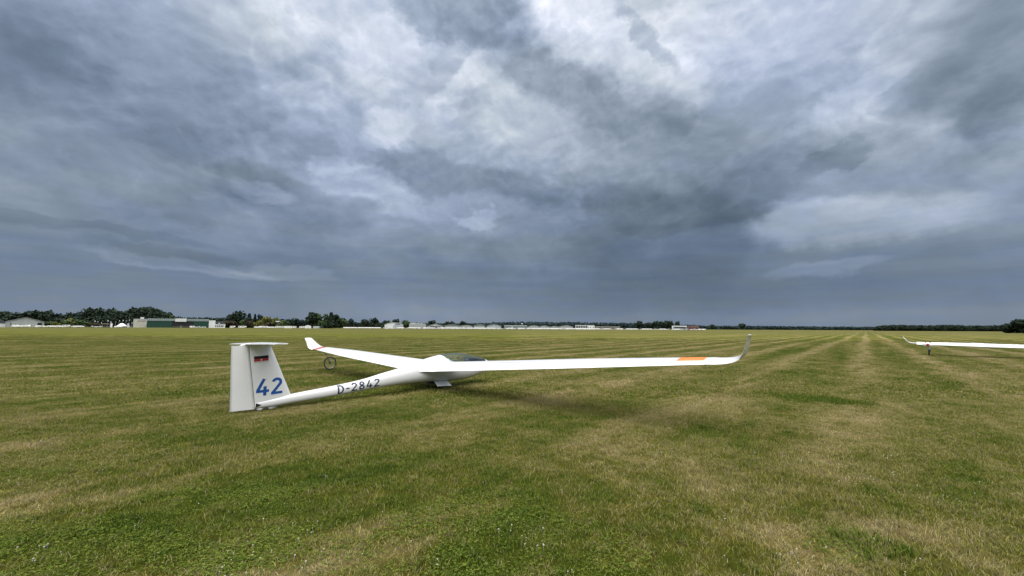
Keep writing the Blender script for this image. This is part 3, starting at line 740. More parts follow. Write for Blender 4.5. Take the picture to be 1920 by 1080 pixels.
# tailplane
def tail_half(side):
    V = []; qs = list(np.linspace(0, 1.24, 16)) + [1.262]
    for q in qs:
        f = q / 1.25; le = -4.325 - .15 * f ** 1.4; te = -4.80 + .075 * f
        if q > 1.25: le -= .03; te += .02
        c = le - te; up_, lo = airfoil(1, .10, 12); zz = 1.287 - side * .028 * q
        V += [(le - a * c, side * q, zz + b * c) for a, b in up_] + [(le - a * c, side * q, zz + (b - .012) * c) for a, b in reversed(lo[1:-1])]
    return V, 2 * 13 - 2
for s_ in (-1, 1):
    V, n = tail_half(s_); ring_mesh(V, n, 'tailplane', 'gel', glider)
g = G(); V = []
for i, (s, w_, h_) in enumerate(((-4.26, .008, .01), (-4.30, .03, .028), (-4.40, .05, .045), (-4.55, .055, .05), (-4.7, .045, .042), (-4.83, .02, .02), (-4.87, .004, .005))):
    V += [(s, w_ * math.cos(a), 1.268 + h_ * math.sin(a)) for a in [2 * math.pi * j / 12 for j in range(12)]]
ring_mesh(V, 12, 'tailplane_fairing', 'gel', glider)

# writing: strokes mapped on the skin
def stroke(pts, wdt, n=10):
    P = []
    for i in range(len(pts) - 1):
        for j in range(n): P.append(Vector(pts[i]).lerp(Vector(pts[i + 1]), j / n))
    P.append(Vector(pts[-1])); Lq, Rq = [], []
    for i, p in enumerate(P):
        t_ = (P[min(i + 1, len(P) - 1)] - P[max(i - 1, 0)]).normalized(); nn = Vector((-t_.y, t_.x)); Lq.append(p + nn * wdt / 2); Rq.append(p - nn * wdt / 2)
    return Lq, Rq
def arc(cx, cy, rx, ry, a0, a1, n=14): return [(cx + rx * math.cos(R(a0 + (a1 - a0) * i / n)), cy + ry * math.sin(R(a0 + (a1 - a0) * i / n))) for i in range(n + 1)]
def glyph(ch, th_):
    h_ = th_ / 2
    if ch == '2': return [arc(.28, .72, .28 - h_, .28 - h_, 165, -38, 18) + [(h_ * 1.0, h_ * 1.0 + .02)], [(0, h_), (.58, h_)]], .58
    if ch == '4': return [[(.36, 1.0), (h_ * .8, .30)], [(.0, .27), (.62, .27)], [(.42, .55), (.42, 0)]], .62
    if ch == 'D': return [[(h_, 0), (h_, 1)], [(0, 1 - h_), (.26, 1 - h_)] + arc(.26, .5, .32 - h_, .5 - h_, 90, -90, 20) + [(.0, h_)]], .58
    if ch == '-': return [[(0.02, .46), (.36, .46)]], .38
    if ch == '8': return [arc(.29, .745, .235 - h_ * .8, .255 - h_, 0, 360, 24), arc(.29, .27, .29 - h_, .27 - h_, 0, 360, 24)], .58
def writing(name, txt, origin, basedir, updir, hgt, th_, gap, m, ysurf, xs=1.0, parent=None):
    cx = 0; ob = None
    for ch in txt:
        st, wd = glyph(ch, th_); g = G()
        for si, s_ in enumerate(st):
            Lq, Rq = stroke(s_, th_, 5); V = []
            for a, b in zip(Lq, Rq):
                for f in (0, .33, .67, 1):
                    p = a.lerp(b, f); q = Vector(origin) + Vector(basedir) * ((cx + p.x) * hgt * xs) + Vector(updir) * (p.y * hgt)
                    V.append((q.x, ysurf(q.x, q.y) - .0022 - .0006 * si, q.y))
            g.add(V, [(4 * i + j, 4 * i + j + 1, 4 * (i + 1) + j + 1, 4 * (i + 1) + j) for i in range(len(Lq) - 1) for j in range(3)])
        ob = g.obj(name, m, parent); cx += wd + gap
writing('competition_number', '42', (-4.556, .290), Vector((.998, .035)).normalized(), Vector((-.0, 1)), .318, .155, .11, 'blue', lambda s, z_: -fin_y(s, z_), 1.13, glider)
writing('registration_letter', 'D-2842', (-2.965, .163), Vector((.995, .085)).normalized(), Vector((0, 1)), .178, .150, .175, 'navy', fus_side, 1.335, glider)
def decal(name, pts, m, ys, off, parent):
    a, b, c, d_ = [Vector(p) for p in pts]; V = []
    for i in range(9):
        for j in range(5):
            p = a.lerp(b, i / 8).lerp(d_.lerp(c, i / 8), j / 4); V.append((p.x, ys(p.x, p.y) - off, p.y))
    g = G(); g.add(V, [(i * 5 + j, (i + 1) * 5 + j, (i + 1) * 5 + j + 1, i * 5 + j + 1) for i in range(8) for j in range(4)]); return g.obj(name, m, parent)
fy = lambda s, z_: -fin_y(s, z_)
fl = bpy.data.objects.new('flag_emblem', None); C.objects.link(fl); fl.parent = glider
decal('black_stripe', [(-4.624, 1.000), (-4.370, 1.014), (-4.372, 1.066), (-4.627, 1.052)], 'black', fy, .002, fl)
decal('red_stripe', [(-4.622, .950), (-4.368, .964), (-4.370, 1.014), (-4.624, 1.000)], 'red', fy, .002, fl)
decal('pale_stripe', [(-4.620, .925), (-4.366, .939), (-4.368, .964), (-4.622, .950)], 'pale', fy, .002, fl)
decal('white_mark', [(-4.508, .968), (-4.484, .969), (-4.486, .998), (-4.510, .997)], 'gel', fy, .0035, fl)

# ------------------------------------------------------------------ wing dolly under the far wing
wd = thing('wing_dolly', 'spoked dolly wheel on a bracket under the far wing tip of the glider', 'dolly wheel', (-6.99, 16.42, 0), HEAD)
g = G(); g.torus((0, 0, .245), (0, 1, 0), .228, .017, 48, 8); g.obj('tyre', 'rubber', wd, True)
g = G(); g.torus((0, 0, .245), (0, 1, 0), .205, .008, 48, 6); g.obj('rim', 'alu', wd, True)
g = G()
for i in range(20):
    a = 2 * math.pi * i / 20; g.tube([(0, .02 * (-1) ** i, .245), (.205 * math.cos(a), 0, .245 + .205 * math.sin(a))], .0014, 4)
g.obj('spokes', 'alu', wd)
g = G(); g.disc((0, 0, .245), (0, 1, 0), .028, .09, 16); g.obj('hub', 'steel', wd)
g = G(); g.tube([(0, -.05, .245), (-.10, -.05, .42), (-.17, -.03, .52), (-.19, 0, .60)], .012, 8); g.tube([(-.19, 0, .60), (-.30, .0, .715)], .011, 8); g.tube([(-.17, 0, .55), (-.03, 0, .70)], .011, 8)
g.obj('fork', 'steel', wd)
g = G(); g.disc((-.08, -.06, .36), (0, 1, 0), .045, .03, 14); g.obj('clamp', 'alu', wd)

# ------------------------------------------------------------------ covered glider at the right edge
w2 = Vector((.68, -.733, 0)).normalized()            # along its wing, tip towards root
tipg = Vector((26.56, 27.07, 0)) - w2 * 1.15
g2 = thing('glider', 'second white glider at the right edge with its wing under a pale cover', 'glider', (tipg + w2 * 7.6 + Vector((.733, .68, 0)) * .5), math.atan2(w2.x, -w2.y))
# same heading rule: local +y points to the tip seen in the photo (port)
def covered_wing(side):
    V = []; n = 24; qs = list(np.linspace(.2, 7.0, 70))
    for q in qs:
        r1 = random.Random(int(q * 100) + side); le = .20 if q < 4.5 else .20 - .26 * ((q - 4.5) / 2.5) ** 1.4; te = -.78 if q < 4.5 else -.78 + .27 * (q - 4.5) / 2.5
        zt_ = .66 + .045 * q * .35; cc = le - te; sag = .03 + .035 * max(0, math.sin(q * 2.1)) + .012 * math.sin(q * 9) + r1.uniform(-.004, .004)
        thk = .125 * cc * (1.0 + (.25 if 4.05 < q < 4.6 else 0)) * (1 - .35 * max(0, (q - 6.0))); sag *= 1 - .8 * max(0, min(1, q - 6.0))
        for j in range(n):
            a = 2 * math.pi * j / n; c_, s_ = math.cos(a), math.sin(a)
            V.append(((le + te) / 2 + cc / 2 * c_, side * q, zt_ + (.07 * (c_)) + (thk * .62 * s_ if s_ > 0 else (thk * .4 + sag) * s_) + .004 * math.sin(q * 22 + j)))
    return V, n
for s_ in (1, -1):
    V, n = covered_wing(s_); ring_mesh(V, n, 'wing', 'cloth', g2)
    V = []; pr = [(6.95, .76, .20, 0), (7.2, .785, .17, .05), (7.36, .83, .15, .09), (7.46, .93, .13, .14), (7.55, 1.07, .11, .20), (7.62, 1.19, .09, .26)]
    for q, zz, hc, sw in pr:
        for j in range(12):
            a = 2 * math.pi * j / 12; tk = .034; V.append((-.28 - sw + hc * math.cos(a), s_ * q + (tk * math.sin(a) if q > 7.4 else 0), zz + (0 if q > 7.4 else tk * math.sin(a))))
    ring_mesh(V, 12, 'winglet', 'gel', g2)
def scaled_fus(root):
    V = []; n = 28; S = np.linspace(-4.56, 1.96, 60)
    for s in S: V += [fus_pt(s, 2 * math.pi * j / n) for j in range(n)]
    ring_mesh(V, n, 'fuselage', 'gel', root)
    V, n = vsurf(.09, 1.262, fin_le, fin_te, 10); ring_mesh(V, n, 'fin', 'gel', root)
    V, n = vsurf(.055, 1.262, lambda z_: fin_te(z_) - .01, rud_te, 6); ring_mesh(V, n, 'rudder', 'gel', root)
    for s_ in (-1, 1): V, n = tail_half(s_); ring_mesh(V, n, 'tailplane', 'gel', root)
    g = G(); g.torus((0, 0, .172), (0, 1, 0), .115, .058, 24, 8); g.obj('main_wheel', 'rubber', root, True)
scaled_fus(g2)
# stand with round red and white marker under its tip
ws = thing('wing_stand', 'wing tip stand with red and white saddle on a small black wheel', 'wing stand', (26.56, 27.07, 0), math.atan2(w2.x, -w2.y))
g = G(); g.torus((0, 0, .20), (0, 1, 0), .165, .035, 32, 8); g.obj('tyre', 'rubber', ws, True)
g = G(); g.disc((0, 0, .20), (0, 1, 0), .13, .03, 20); g.obj('wheel_disc', 'steel', ws)
g = G(); g.tube([(0, 0, .20), (0, -.06, .25), (0, -.06, .42), (0, 0, .55), (0, 0, .64)], .02, 8); g.obj('post', 'steel', ws)
g = G(); g.tube([(0, -.02, .40), (0, -.02, .52)], [.10, .05], 10); g.obj('bag', 'canvas_white', ws)
g.tube([(-.36, -.24, .70), (-.38, -.20, .70), (-.40, 0, .70), (-.38, .20, .70), (-.36, .24, .70)], [.02, .10, .15, .10, .02], 12)
g.tube([(-.36, 0, .60), (-.2, 0, .58), (0, 0, .60)], .05, 8); g.obj('saddle', 'canvas_white', ws, True)
g = G(); g.disc((-.55, 0, .71), (1, 0, 0), .075, .04, 20)
for a in (-1, 1): g.tube([(-.44, a * .10, .82), (-.10, a * .10, .84)], .03, 6)
g.obj('strap', 'paint_red', ws, True)

# ------------------------------------------------------------------ far things: placing helper
def at(px, D):          # ground point under photo column px, D metres ahead
    d = ray(px, 615); return d.x / d.y * D, D
def ppm(D): return F / D
HOR = lambda px: 610.28 + .005 * px
def hgt(py, px, D): return CH + (HOR(px) - py) * D / F
def base_y(px, D): return HOR(px) + CH * F / D

# trees
def crown_mesh(name, m, n, shape, seed, q=.16):
    rg = np.random.default_rng(seed); V = []; Fc = []
    lobes = []
    if shape == 'round': lobes = [(rg.uniform(-.28, .28), rg.uniform(-.28, .28), rg.uniform(.42, .80), rg.uniform(.2, .32)) for _ in range(9)] + [(0, 0, .6, .34)]
    elif shape == 'pine': lobes = [(rg.uniform(-.26, .26), rg.uniform(-.26, .26), rg.uniform(.55, .88), rg.uniform(.14, .24)) for _ in range(10)]
    elif shape == 'cone': lobes = [(0, 0, .15 + .8 * i / 9, .24 * (1 - i / 10.5) + .02) for i in range(10)]
    elif shape == 'bush': lobes = [(rg.uniform(-.36, .36), rg.uniform(-.3, .3), rg.uniform(.22, .72), rg.uniform(.2, .3)) for _ in range(10)]
    elif shape == 'tall': lobes = [(rg.uniform(-.18, .18), rg.uniform(-.18, .18), rg.uniform(.2, .85), rg.uniform(.13, .22)) for _ in range(12)]
    elif shape == 'thin': lobes = [(rg.uniform(-.14, .14), rg.uniform(-.14, .14), rg.uniform(.25, .9), rg.uniform(.07, .13)) for _ in range(10)]
    for i in range(n):
        l = lobes[rg.integers(len(lobes))]; dd = rg.normal(0, 1, 3); dd /= np.linalg.norm(dd); rad = l[3] * rg.uniform(.55, 1.05)
        c = np.array(l[:3]) + dd * rad; c[2] = max(c[2], .04)
        a = rg.normal(0, 1, 3); a /= np.linalg.norm(a); b = np.cross(a, dd + rg.normal(0, .5, 3)); b /= np.linalg.norm(b) + 1e-6
        s_ = q * rg.uniform(.5, 1.1) * .55; o = len(V); V += [c - a * s_ - b * s_ * .6, c + a * s_ - b * s_ * .5, c + b * s_ + a * s_ * .3, c + b * s_ * .8 - a * s_ * .7]; Fc.append((o, o + 1, o + 2, o + 3))
    return mesh(name, V, Fc, m)
kinds = {}
for nm, m, sh, n, q in [('dark_round', 'leaf_dark', 'round', 620, .17), ('dark_round2', 'leaf_dark', 'round', 620, .17), ('pine', 'leaf_dark', 'pine', 560, .15), ('pine2', 'leaf_blue', 'pine', 560, .15),
                        ('edge_bush', 'leaf_dark', 'bush', 2600, .10), ('conifer', 'leaf_dark', 'cone', 620, .13), ('mid_round', 'leaf_mid', 'round', 620, .17), ('olive', 'leaf_olive', 'bush', 620, .17), ('midbush', 'leaf_mid', 'bush', 620, .17),
                        ('tall', 'leaf_dark', 'tall', 700, .14), ('tallmid', 'leaf_mid', 'tall', 700, .14), ('thin', 'leaf_blue', 'thin', 170, .10), ('brown', 'leaf_brown', 'bush', 520, .17)]:
    kinds[nm] = crown_mesh('crown', m, n, sh, hash(nm) % 1000 if False else sum(map(ord, nm)), q)
g = G(); g.tube([(0, 0, -.01), (.008, 0, .25), (-.006, .004, .5), (0, 0, .72)], [.028, .02, .014, .005], 6)
for a in range(5): g.tube([(0, 0, .34 + .06 * a), (.13 * math.cos(a * 2.4), .13 * math.sin(a * 2.4), .50 + .06 * a)], [.010, .004], 4)
trunk_me = g.mesh('trunk', 'bark')
def tree(kind, px, top, wpx, D, label, group, name='tree', cat='tree', base=None):
    X, Y = at(px, D); h_ = hgt(top, px, D); wd_ = wpx / ppm(D)
    t_ = thing(name, label, cat, (X, Y, 0), random.uniform(0, 6.28), group)
    f = {'conifer': 2.0, 'tall': 1.5, 'tallmid': 1.5, 'thin': 2.4, 'olive': 1.0, 'midbush': 1.0, 'brown': 1.0, 'edge_bush': 1.0}.get(kind, 1.15)
    o = obj('crown', kinds[kind], t_); o.scale = (wd_ * f, wd_ * f, h_ / .98)
    o = obj('trunk', trunk_me, t_); o.scale = (h_ * .9, h_ * .9, h_)
    return t_
TL = 'dark trees standing behind the hangars'
for px, top, wp, kd, D in [(3, 584, 26, 'dark_round', 520), (20, 588, 22, 'mid_round', 540), (38, 588, 20, 'dark_round2', 540), (58, 585, 22, 'pine', 520), (74, 584.5, 22, 'dark_round', 530), (90, 585, 20, 'pine', 520),
                           (104, 590, 18, 'pine2', 540), (118, 588, 20, 'dark_round', 540), (134, 589, 18, 'pine', 540), (150, 586, 18, 'pine2', 500), (166, 581, 20, 'pine', 500), (182, 581, 20, 'pine', 500), (192, 583, 16, 'dark_round2', 510),
                           (206, 581.5, 18, 'pine', 500), (222, 584, 20, 'dark_round', 500), (236, 582, 22, 'dark_round2', 500), (250, 580, 22, 'pine', 500), (264, 578, 26, 'dark_round', 500), (278, 578, 26, 'dark_round2', 500), (292, 579.5, 22, 'dark_round', 500),
                           (304, 584, 22, 'dark_round2', 510), (316, 589, 18, 'dark_round', 520)]:
    tree(kd, px, top, wp * 1.15, D if px < 80 else D + 95, 'dark tree in the wood behind the left hangars', TL)
for px, top, wp, kd, D, lb in [(428, 586, 7, 'thin', 560, 'thin bare-looking tree left of the round dark tree'), (442, 584.5, 20, 'dark_round', 560, 'round dark tree right of the white clubhouse'), (466, 589, 11, 'conifer', 560, 'narrow dark conifer left of the olive bushes'),
                               (477, 590, 8, 'conifer', 570, 'slim dark conifer just left of the feathery pine'), (486, 586, 9, 'thin', 560, 'feathery pine above the olive bushes'), (538, 599, 12, 'pine2', 640, 'leftmost of three low blue-green trees'), (550, 597, 12, 'dark_round', 640, 'middle one of three low blue-green trees'),
                               (566, 600, 12, 'pine2', 640, 'rightmost of three low blue-green trees'), (586, 585, 20, 'tall', 560, 'tall dark tree with a pointed top right of the low trees'), (598, 589, 16, 'tallmid', 565, 'tall tree leaning on the pointed dark tree'), (612, 588, 12, 'tallmid', 560, 'tall green tree in the middle of the dark clump'),
                               (620, 587, 14, 'conifer', 555, 'dark upright conifer in the clump left of the round green bush'), (629, 589, 13, 'tall', 560, 'dark tree at the right end of the tall clump'), (643, 595, 18, 'midbush', 570, 'round yellow-green bush right of the tall clump'), (657, 598, 10, 'pine2', 640, 'small dark tree right of the round bush'),
                               (685, 599, 11, 'dark_round', 640, 'first of two lone dark trees before the white hangar'), (703, 598, 16, 'pine', 620, 'second of two lone dark trees before the white hangar'), (726, 601, 12, 'dark_round', 640, 'dark tree over the left end of the white arched hangar'), (743, 600, 14, 'pine', 640, 'dark tree over the right end of the white arched hangar'),
                               (761, 602, 13, 'mid_round', 540, 'bright green tree between two pale hangars'), (812, 602, 14, 'pine', 700, 'dark tree over the hipped pale roof'), (843, 603, 14, 'dark_round', 720, 'dark tree over the low grey hangar'), (866, 603.5, 12, 'pine', 740, 'dark tree over the white canopy roof'),
                               (1199, 601.5, 12, 'tall', 800, 'dark peaked tree above the white row'), (1219, 605, 10, 'dark_round', 800, 'low dark tree right of the peaked one'), (1231, 603.5, 12, 'pine', 790, 'dark tree left of the broad round one'), (1245, 602.5, 13, 'dark_round', 760, 'left half of the broad round dark tree pair'),
                               (1256, 602, 13, 'dark_round2', 760, 'right half of the broad round dark tree pair'), (1271, 604, 9, 'pine', 800, 'small round tree above the white flat building'), (1337, 608.5, 8, 'dark_round', 1100, 'small dark tree right of the red building'), (1392, 607, 10, 'dark_round2', 1100, 'small round tree sticking out of the low far wood'),
                               (1918, 597, 40, 'edge_bush', 250, 'large dark tree at the right edge of the photo'), (1898, 605, 32, 'edge_bush', 258, 'bushy dark tree left of the large one at the right edge')]:
    tree(kd, px, top, wp * 1.15, D, lb, None)
for px, top, wp, kd, D in [(92, 601, 18, 'midbush', 450), (108, 603, 16, 'olive', 450), (122, 600, 22, 'midbush', 450), (134, 596.5, 24, 'olive', 455), (148, 596, 22, 'midbush', 455), (162, 600, 20, 'midbush', 455), (176, 603, 18, 'brown', 450), (190, 605, 18, 'brown', 452)]:
    tree(kd, px, top, wp, D, 'green bush in front of the dark wood beside the left hangar', 'bushes beside the left hangar', 'bush', 'bush')
for i, (px, top, wp, kd, D) in enumerate([(299, 592, 16, 'olive', 604), (311, 589, 18, 'olive', 604), (321, 590, 12, 'midbush', 606)]):
    tree(kd, px, top, wp, D, ['lowest olive tree showing over the green hangar roof', 'highest olive tree showing over the green hangar roof', 'greener tree right of the olive ones over the hangar roof'][i], None)
for px, top, wp, kd, D in [(488, 595, 18, 'olive', 560), (500, 593, 20, 'olive', 560), (507, 592.5, 18, 'olive', 562), (518, 594, 18, 'olive', 562), (500, 602, 20, 'brown', 556), (426, 598, 20, 'brown', 556), (440, 599, 24, 'brown', 554), (455, 600, 16, 'midbush', 556), (472, 598, 16, 'brown', 556), (532, 600, 18, 'midbush', 600)]:
    tree(kd, px, top, wp, D, 'rounded olive and brown bush among the trees right of the clubhouse', 'bushes right of the clubhouse', 'bush', 'bush')

# far woods: canopy masses, nobody could count them
def wood(name, label, prof, D, depth, m, leafn, q, seed):
    rg = np.random.default_rng(seed); V = []; Fc = []
    pxs = [p[0] for p in prof]; tops = [p[1] for p in prof]; basel = [base_y(p[0], D) for p in prof]
    x0, x1 = at(pxs[0], D)[0], at(pxs[-1], D)[0]
    # tree-sized domes
    nt = int(abs(x1 - x0) / 7) * 5
    tr = []
    for i in range(nt):
        fx = (i + rg.random()) / nt; px = pxs[0] + (pxs[-1] - pxs[0]) * fx; Dd = D + rg.uniform(0, depth); h_ = hgt(float(np.interp(px, pxs, tops)), px, D) * rg.uniform(.80, 1.04)
        X = at(px, Dd)[0]; tr.append((X, Dd, h_, rg.uniform(4, 7)))
    for i in range(leafn):
        X, Y, h_, r_ = tr[rg.integers(nt)]; dd = rg.normal(0, 1, 3); dd /= np.linalg.norm(dd)
        c = np.array([X + dd[0] * r_, Y + dd[1] * r_, h_ * .55 + dd[2] * h_ * .42]); a = rg.normal(0, 1, 3); a /= np.linalg.norm(a); b = np.cross(a, dd + rg.normal(0, .4, 3)); b /= np.linalg.norm(b) + 1e-6
        s_ = q * rg.uniform(.5, 1.1); o = len(V); V += [c - a * s_ - b * s_ * .6, c + a * s_ - b * s_ * .5, c + b * s_ + a * s_ * .3, c + b * s_ * .8 - a * s_ * .7]; Fc.append((o, o + 1, o + 2, o + 3))
    # solid undergrowth inside the wood
    xs = np.linspace(min(x0, x1), max(x0, x1), 160); o = len(V)
    for i, X in enumerate(xs):
        px = pxs[0] + (pxs[-1] - pxs[0]) * (X - x0) / (x1 - x0); h_ = hgt(float(np.interp(px, pxs, tops)), px, D) * (.50 + .12 * math.sin(i * 1.7) * math.sin(i * .6))
        for Y_, hh_ in ((D + depth * .45, 0), (D + depth * .45, h_), (D + depth * .45 + 4, h_ * .9), (D + depth * .45 + 4, 0)): V.append((X * Y_ / D, Y_, hh_))
    for i in range(len(xs) - 1):
        for j in range(3): Fc.append((o + 4 * i + j, o + 4 * (i + 1) + j, o + 4 * (i + 1) + j + 1, o + 4 * i + j + 1))
    for i in (0, len(xs) - 1): Fc.append(tuple(o + 4 * i + j for j in range(4)))
    obj(name, mesh(name, V, Fc, m), kind='stuff', label=label, category='wood')
wood('distant_wood', 'long dark wood along the horizon behind the airfield buildings', [(620, 604), (760, 605.5), (860, 605.5), (912, 605), (925, 603.5), (990, 602.5), (1040, 603), (1120, 604), (1190, 605), (1240, 606), (1275, 608), (1330, 611), (1400, 611), (1480, 611.5), (1560, 612.3), (1660, 613)], 1400, 60, 'leaf_blue', 26000, 2.6, 1)
wood('distant_wood', 'nearer dark wood along the right part of the horizon', [(1640, 614), (1652, 610.5), (1665, 609.5), (1720, 610), (1785, 609), (1800, 610), (1860, 610.5), (1935, 610)], 700, 40, 'leaf_dark', 30000, 1.3, 2)
wood('near_wood', 'dark undergrowth of the wood behind the left hangars and flagpoles', [(-30, 592), (60, 594), (130, 596), (160, 592), (200, 589), (240, 588), (280, 586), (300, 590), (322, 597)], 585, 25, 'leaf_dark', 9000, 1.3, 5)
wood('distant_wood', 'low dark wood behind the green hangar and clubhouse', [(300, 593), (330, 592.5), (360, 593.5), (400, 595), (440, 595), (480, 597), (520, 598), (600, 600), (660, 604), (720, 605)], 900, 40, 'leaf_dark', 16000, 1.7, 3)

# ------------------------------------------------------------------ buildings on the far side
def place(name, label, cat, px0, px1, D, group=None):
    c = Vector(at((px0 + px1) / 2, D)); th_ = -math.atan2(c.x, c.y)      # turned to face the meadow where we stand
    tv = Vector((math.cos(th_), math.sin(th_))); ends = []
    for px in (px0, px1):
        e = Vector(at(px, D)).normalized(); den_ = e.x * tv.y - e.y * tv.x
        ends.append((c.y * e.x - c.x * e.y) / -den_ if False else (e.y * c.x - e.x * c.y) / den_)
    mid_ = c + tv * (ends[0] + ends[1]) / 2
    return thing(name, label, cat, (mid_.x, mid_.y, 0), th_, group), abs(ends[1] - ends[0])
def arched(w_, h0, h1, n=14): return [(-w_ / 2, 0)] + [(-w_ / 2 + w_ * i / n, h0 + (h1 - h0) * (1 - (2 * i / n - 1) ** 2)) for i in range(n + 1)] + [(w_ / 2, 0)]
def gabled(w_, h0, h1): return [(-w_ / 2, 0), (-w_ / 2, h0), (0, h1), (w_ / 2, h0), (w_ / 2, 0)]
def wins(b, xs, z0, z1, wd_, yy, m='window_dark', name='window'):
    g = G(); g.box(-wd_ / 2, wd_ / 2, -.06, .05, 0, z1 - z0); me = g.mesh(name, m)
    for x_ in xs: obj(name, me, b, (x_, yy, z0))
def doors(b, x0, x1, n, h_, yy, m, name='sliding_door'):
    wd_ = (x1 - x0) / n; g = G(); g.box(.06, wd_ - .06, -.12, .1, 0, h_); me = g.mesh(name, m)
    for i in range(n): obj(name, me, b, (x0 + i * wd_, yy - .10 * (i % 2), 0))
def hangar(label, px0, px1, top, eave, D, wall, roof, style='arch', depth=22, door=None, dh=.62, ndoor=6, open_=None):
    b, w_ = place('hangar', label, 'hangar', px0, px1, D); cx = (px0 + px1) / 2; H1, H0 = hgt(top, cx, D), hgt(eave, cx, D)
    f = arched if style == 'arch' else gabled; pr = f(w_, H0, H1)
    g = G(); g.prism(pr, 0, depth); g.obj('wall', wall, b)
    g = G(); top_ = pr[1:-1]; rp = [(x_ * 1.02, z_ + .06) for x_, z_ in top_] + [(x_ * 1.02, z_ + .35) for x_, z_ in reversed(top_)]; g.prism(rp, -.5, depth + .5); g.obj('roof', roof, b)
    if door: doors(b, -w_ * .44, w_ * .44, ndoor, H0 * dh if style != 'arch' else max(H0 * .9, H1 * dh), -.12, door)
    if open_: g = G(); g.box(w_ * open_[0], w_ * open_[1], -.32, -.24, 0, H1 * open_[2]); g.obj('dark_doorway_panel', 'dark_opening', b)  # dark panel on the front, interior shade given as colour
    return b, w_, H0, H1
# left edge
b, w_ = place('hangar', 'dark roofed building with white wall cut by the left edge', 'hangar', -40, 12, 415); H0, H1 = hgt(606, 0, 415), hgt(591, -14, 415)
g = G(); g.prism([(-w_ / 2, 0), (-w_ / 2, H0), (w_ / 2, H0), (w_ / 2, 0)], 0, 18); g.obj('wall', 'sheet_white', b)
g = G(); g.prism([(-w_ / 2 - .3, H0 + .05), (0, H1), (w_ / 2 + .6, H0 + .05)], -.4, 18.4); g.obj('roof', 'roof_dark', b)
b, w_, H0, H1 = hangar('large pale arched hangar at the left end of the far buildings', 9, 82, 595.5, 603.5, 426, 'roof_pale', 'roof_pale', 'gab', 24)
doors(b, -w_ * .36, w_ * .44, 7, H0 * .82, -.15, 'sheet_grey')
g = G(); g.box(w_ * .32, w_ * .44, -.50, -.35, H0 * .40, H0 * .86); g.obj('dark_doorway_panel', 'dark_opening', b)  # near-black slab before the doors paints the shaded inside
g = G(); g.tube([(-w_ * .37, -.5, H0 * .85), (-w_ * .33, -.5, 0)], .25, 5); g.obj('door_brace', 'steel', b)
# long green hangar
b, w_ = place('hangar', 'long green hangar with white sign board over its open middle', 'hangar', 275, 391, 533); S_ = 116 / w_
H0, H1 = hgt(602, 333, 533), hgt(597.8, 333, 533); q = lambda px: (px - 333) / S_
g = G(); g.box(-w_ / 2, w_ / 2, .8, 26, 0, H0 - .1); g.obj('wall', 'dark_opening', b)  # near-black colour puts the shaded interior into the open middle
doors(b, -w_ / 2, q(320), 6, H0 - .2, .3, 'sheet_green'); doors(b, q(361), w_ / 2, 4, H0 - .2, .3, 'sheet_green')
g = G(); g.box(-w_ / 2 - .3, w_ / 2 + .3, -.3, 1.2, H0 - .1, H0 + 1.1); g.obj('fascia', 'sheet_greengrey', b)
g = G(); g.prism([(-w_ / 2, H0 + 1.1), (-w_ / 2, H1 + .1), (w_ / 2, H1 + .1), (w_ / 2, H0 + 1.1)], 1.2, 27); g.obj('roof', 'sheet_greengrey', b)
g = G(); gm = G(); gm.box(-.25, .25, -.1, .1, 0, 1.6); me = gm.mesh('roof_rib', 'sheet_grey')
for i in range(30): obj('roof_rib', me, b, (-w_ / 2 + 1 + i * (w_ - 2) / 29, 1.0, H0 + 1.0))
g = G(); g.box(q(325.5), q(346.5), -.55, -.3, hgt(603.2, 336, 533), hgt(597.2, 336, 533)); sb = g.obj('sign_board', 'sheet_white', b)
b, w_ = place('building', 'cream cube building left of the green hangar', 'building', 249, 274.5, 528); H1 = hgt(598.3, 262, 528)
g = G(); g.box(-w_ / 2, w_ / 2, 0, 16, 0, H1); g.obj('wall', 'wall_cream', b); g = G(); g.box(-w_ / 2 - .2, w_ / 2 + .2, -.2, 16.2, H1 + .01, H1 + .4); g.obj('parapet', 'roof_pale', b)
g = G(); g.box(-w_ * .2, w_ * .42, -.08, .02, H1 * .72, H1 * .82); g.obj('window', 'wall_brown', b)
g = G(); g.box(0, 3.4, 4, 7, H1 + .4, H1 + 2.2); g.box(-.3, 3.7, 3.8, 7.2, H1 + 2.25, H1 + 2.5); g.obj('roof_vent', 'sheet_white', b)
b, w_ = place('building', 'white clubhouse with dark roof and small windows', 'clubhouse', 391, 422, 531); S_ = 31 / w_
g = G(); g.box(-w_ / 2, -w_ / 2 + 12 / S_, 0, 12, 0, hgt(601, 396, 531)); g.obj('tower', 'sheet_white', b)
z0 = hgt(608.3, 410, 531); g = G(); g.box(-w_ / 2 + 8 / S_, w_ / 2, -1.5, -.01, 0, z0); g.obj('wall', 'sheet_white', b)
g = G(); g.prism([(-w_ / 2 + 12.1 / S_, z0 - .2), (-w_ / 2 + 12.6 / S_, hgt(602, 410, 531)), (w_ / 2 - .6, hgt(602.6, 410, 531)), (w_ / 2 + .2, z0 - .2)], 0.02, 11); g.obj('roof', 'roof_dark', b)
wins(b, [-w_ / 2 + p / S_ for p in (13, 16.5, 20, 23.5, 26.5)], z0 * .34, z0 * .74, 1.3, -1.53)
g = G(); g.box(w_ * .08, w_ * .16, -.1, .3, z0 + .9, z0 + 1.9); g.obj('dormer', 'sheet_white', b)
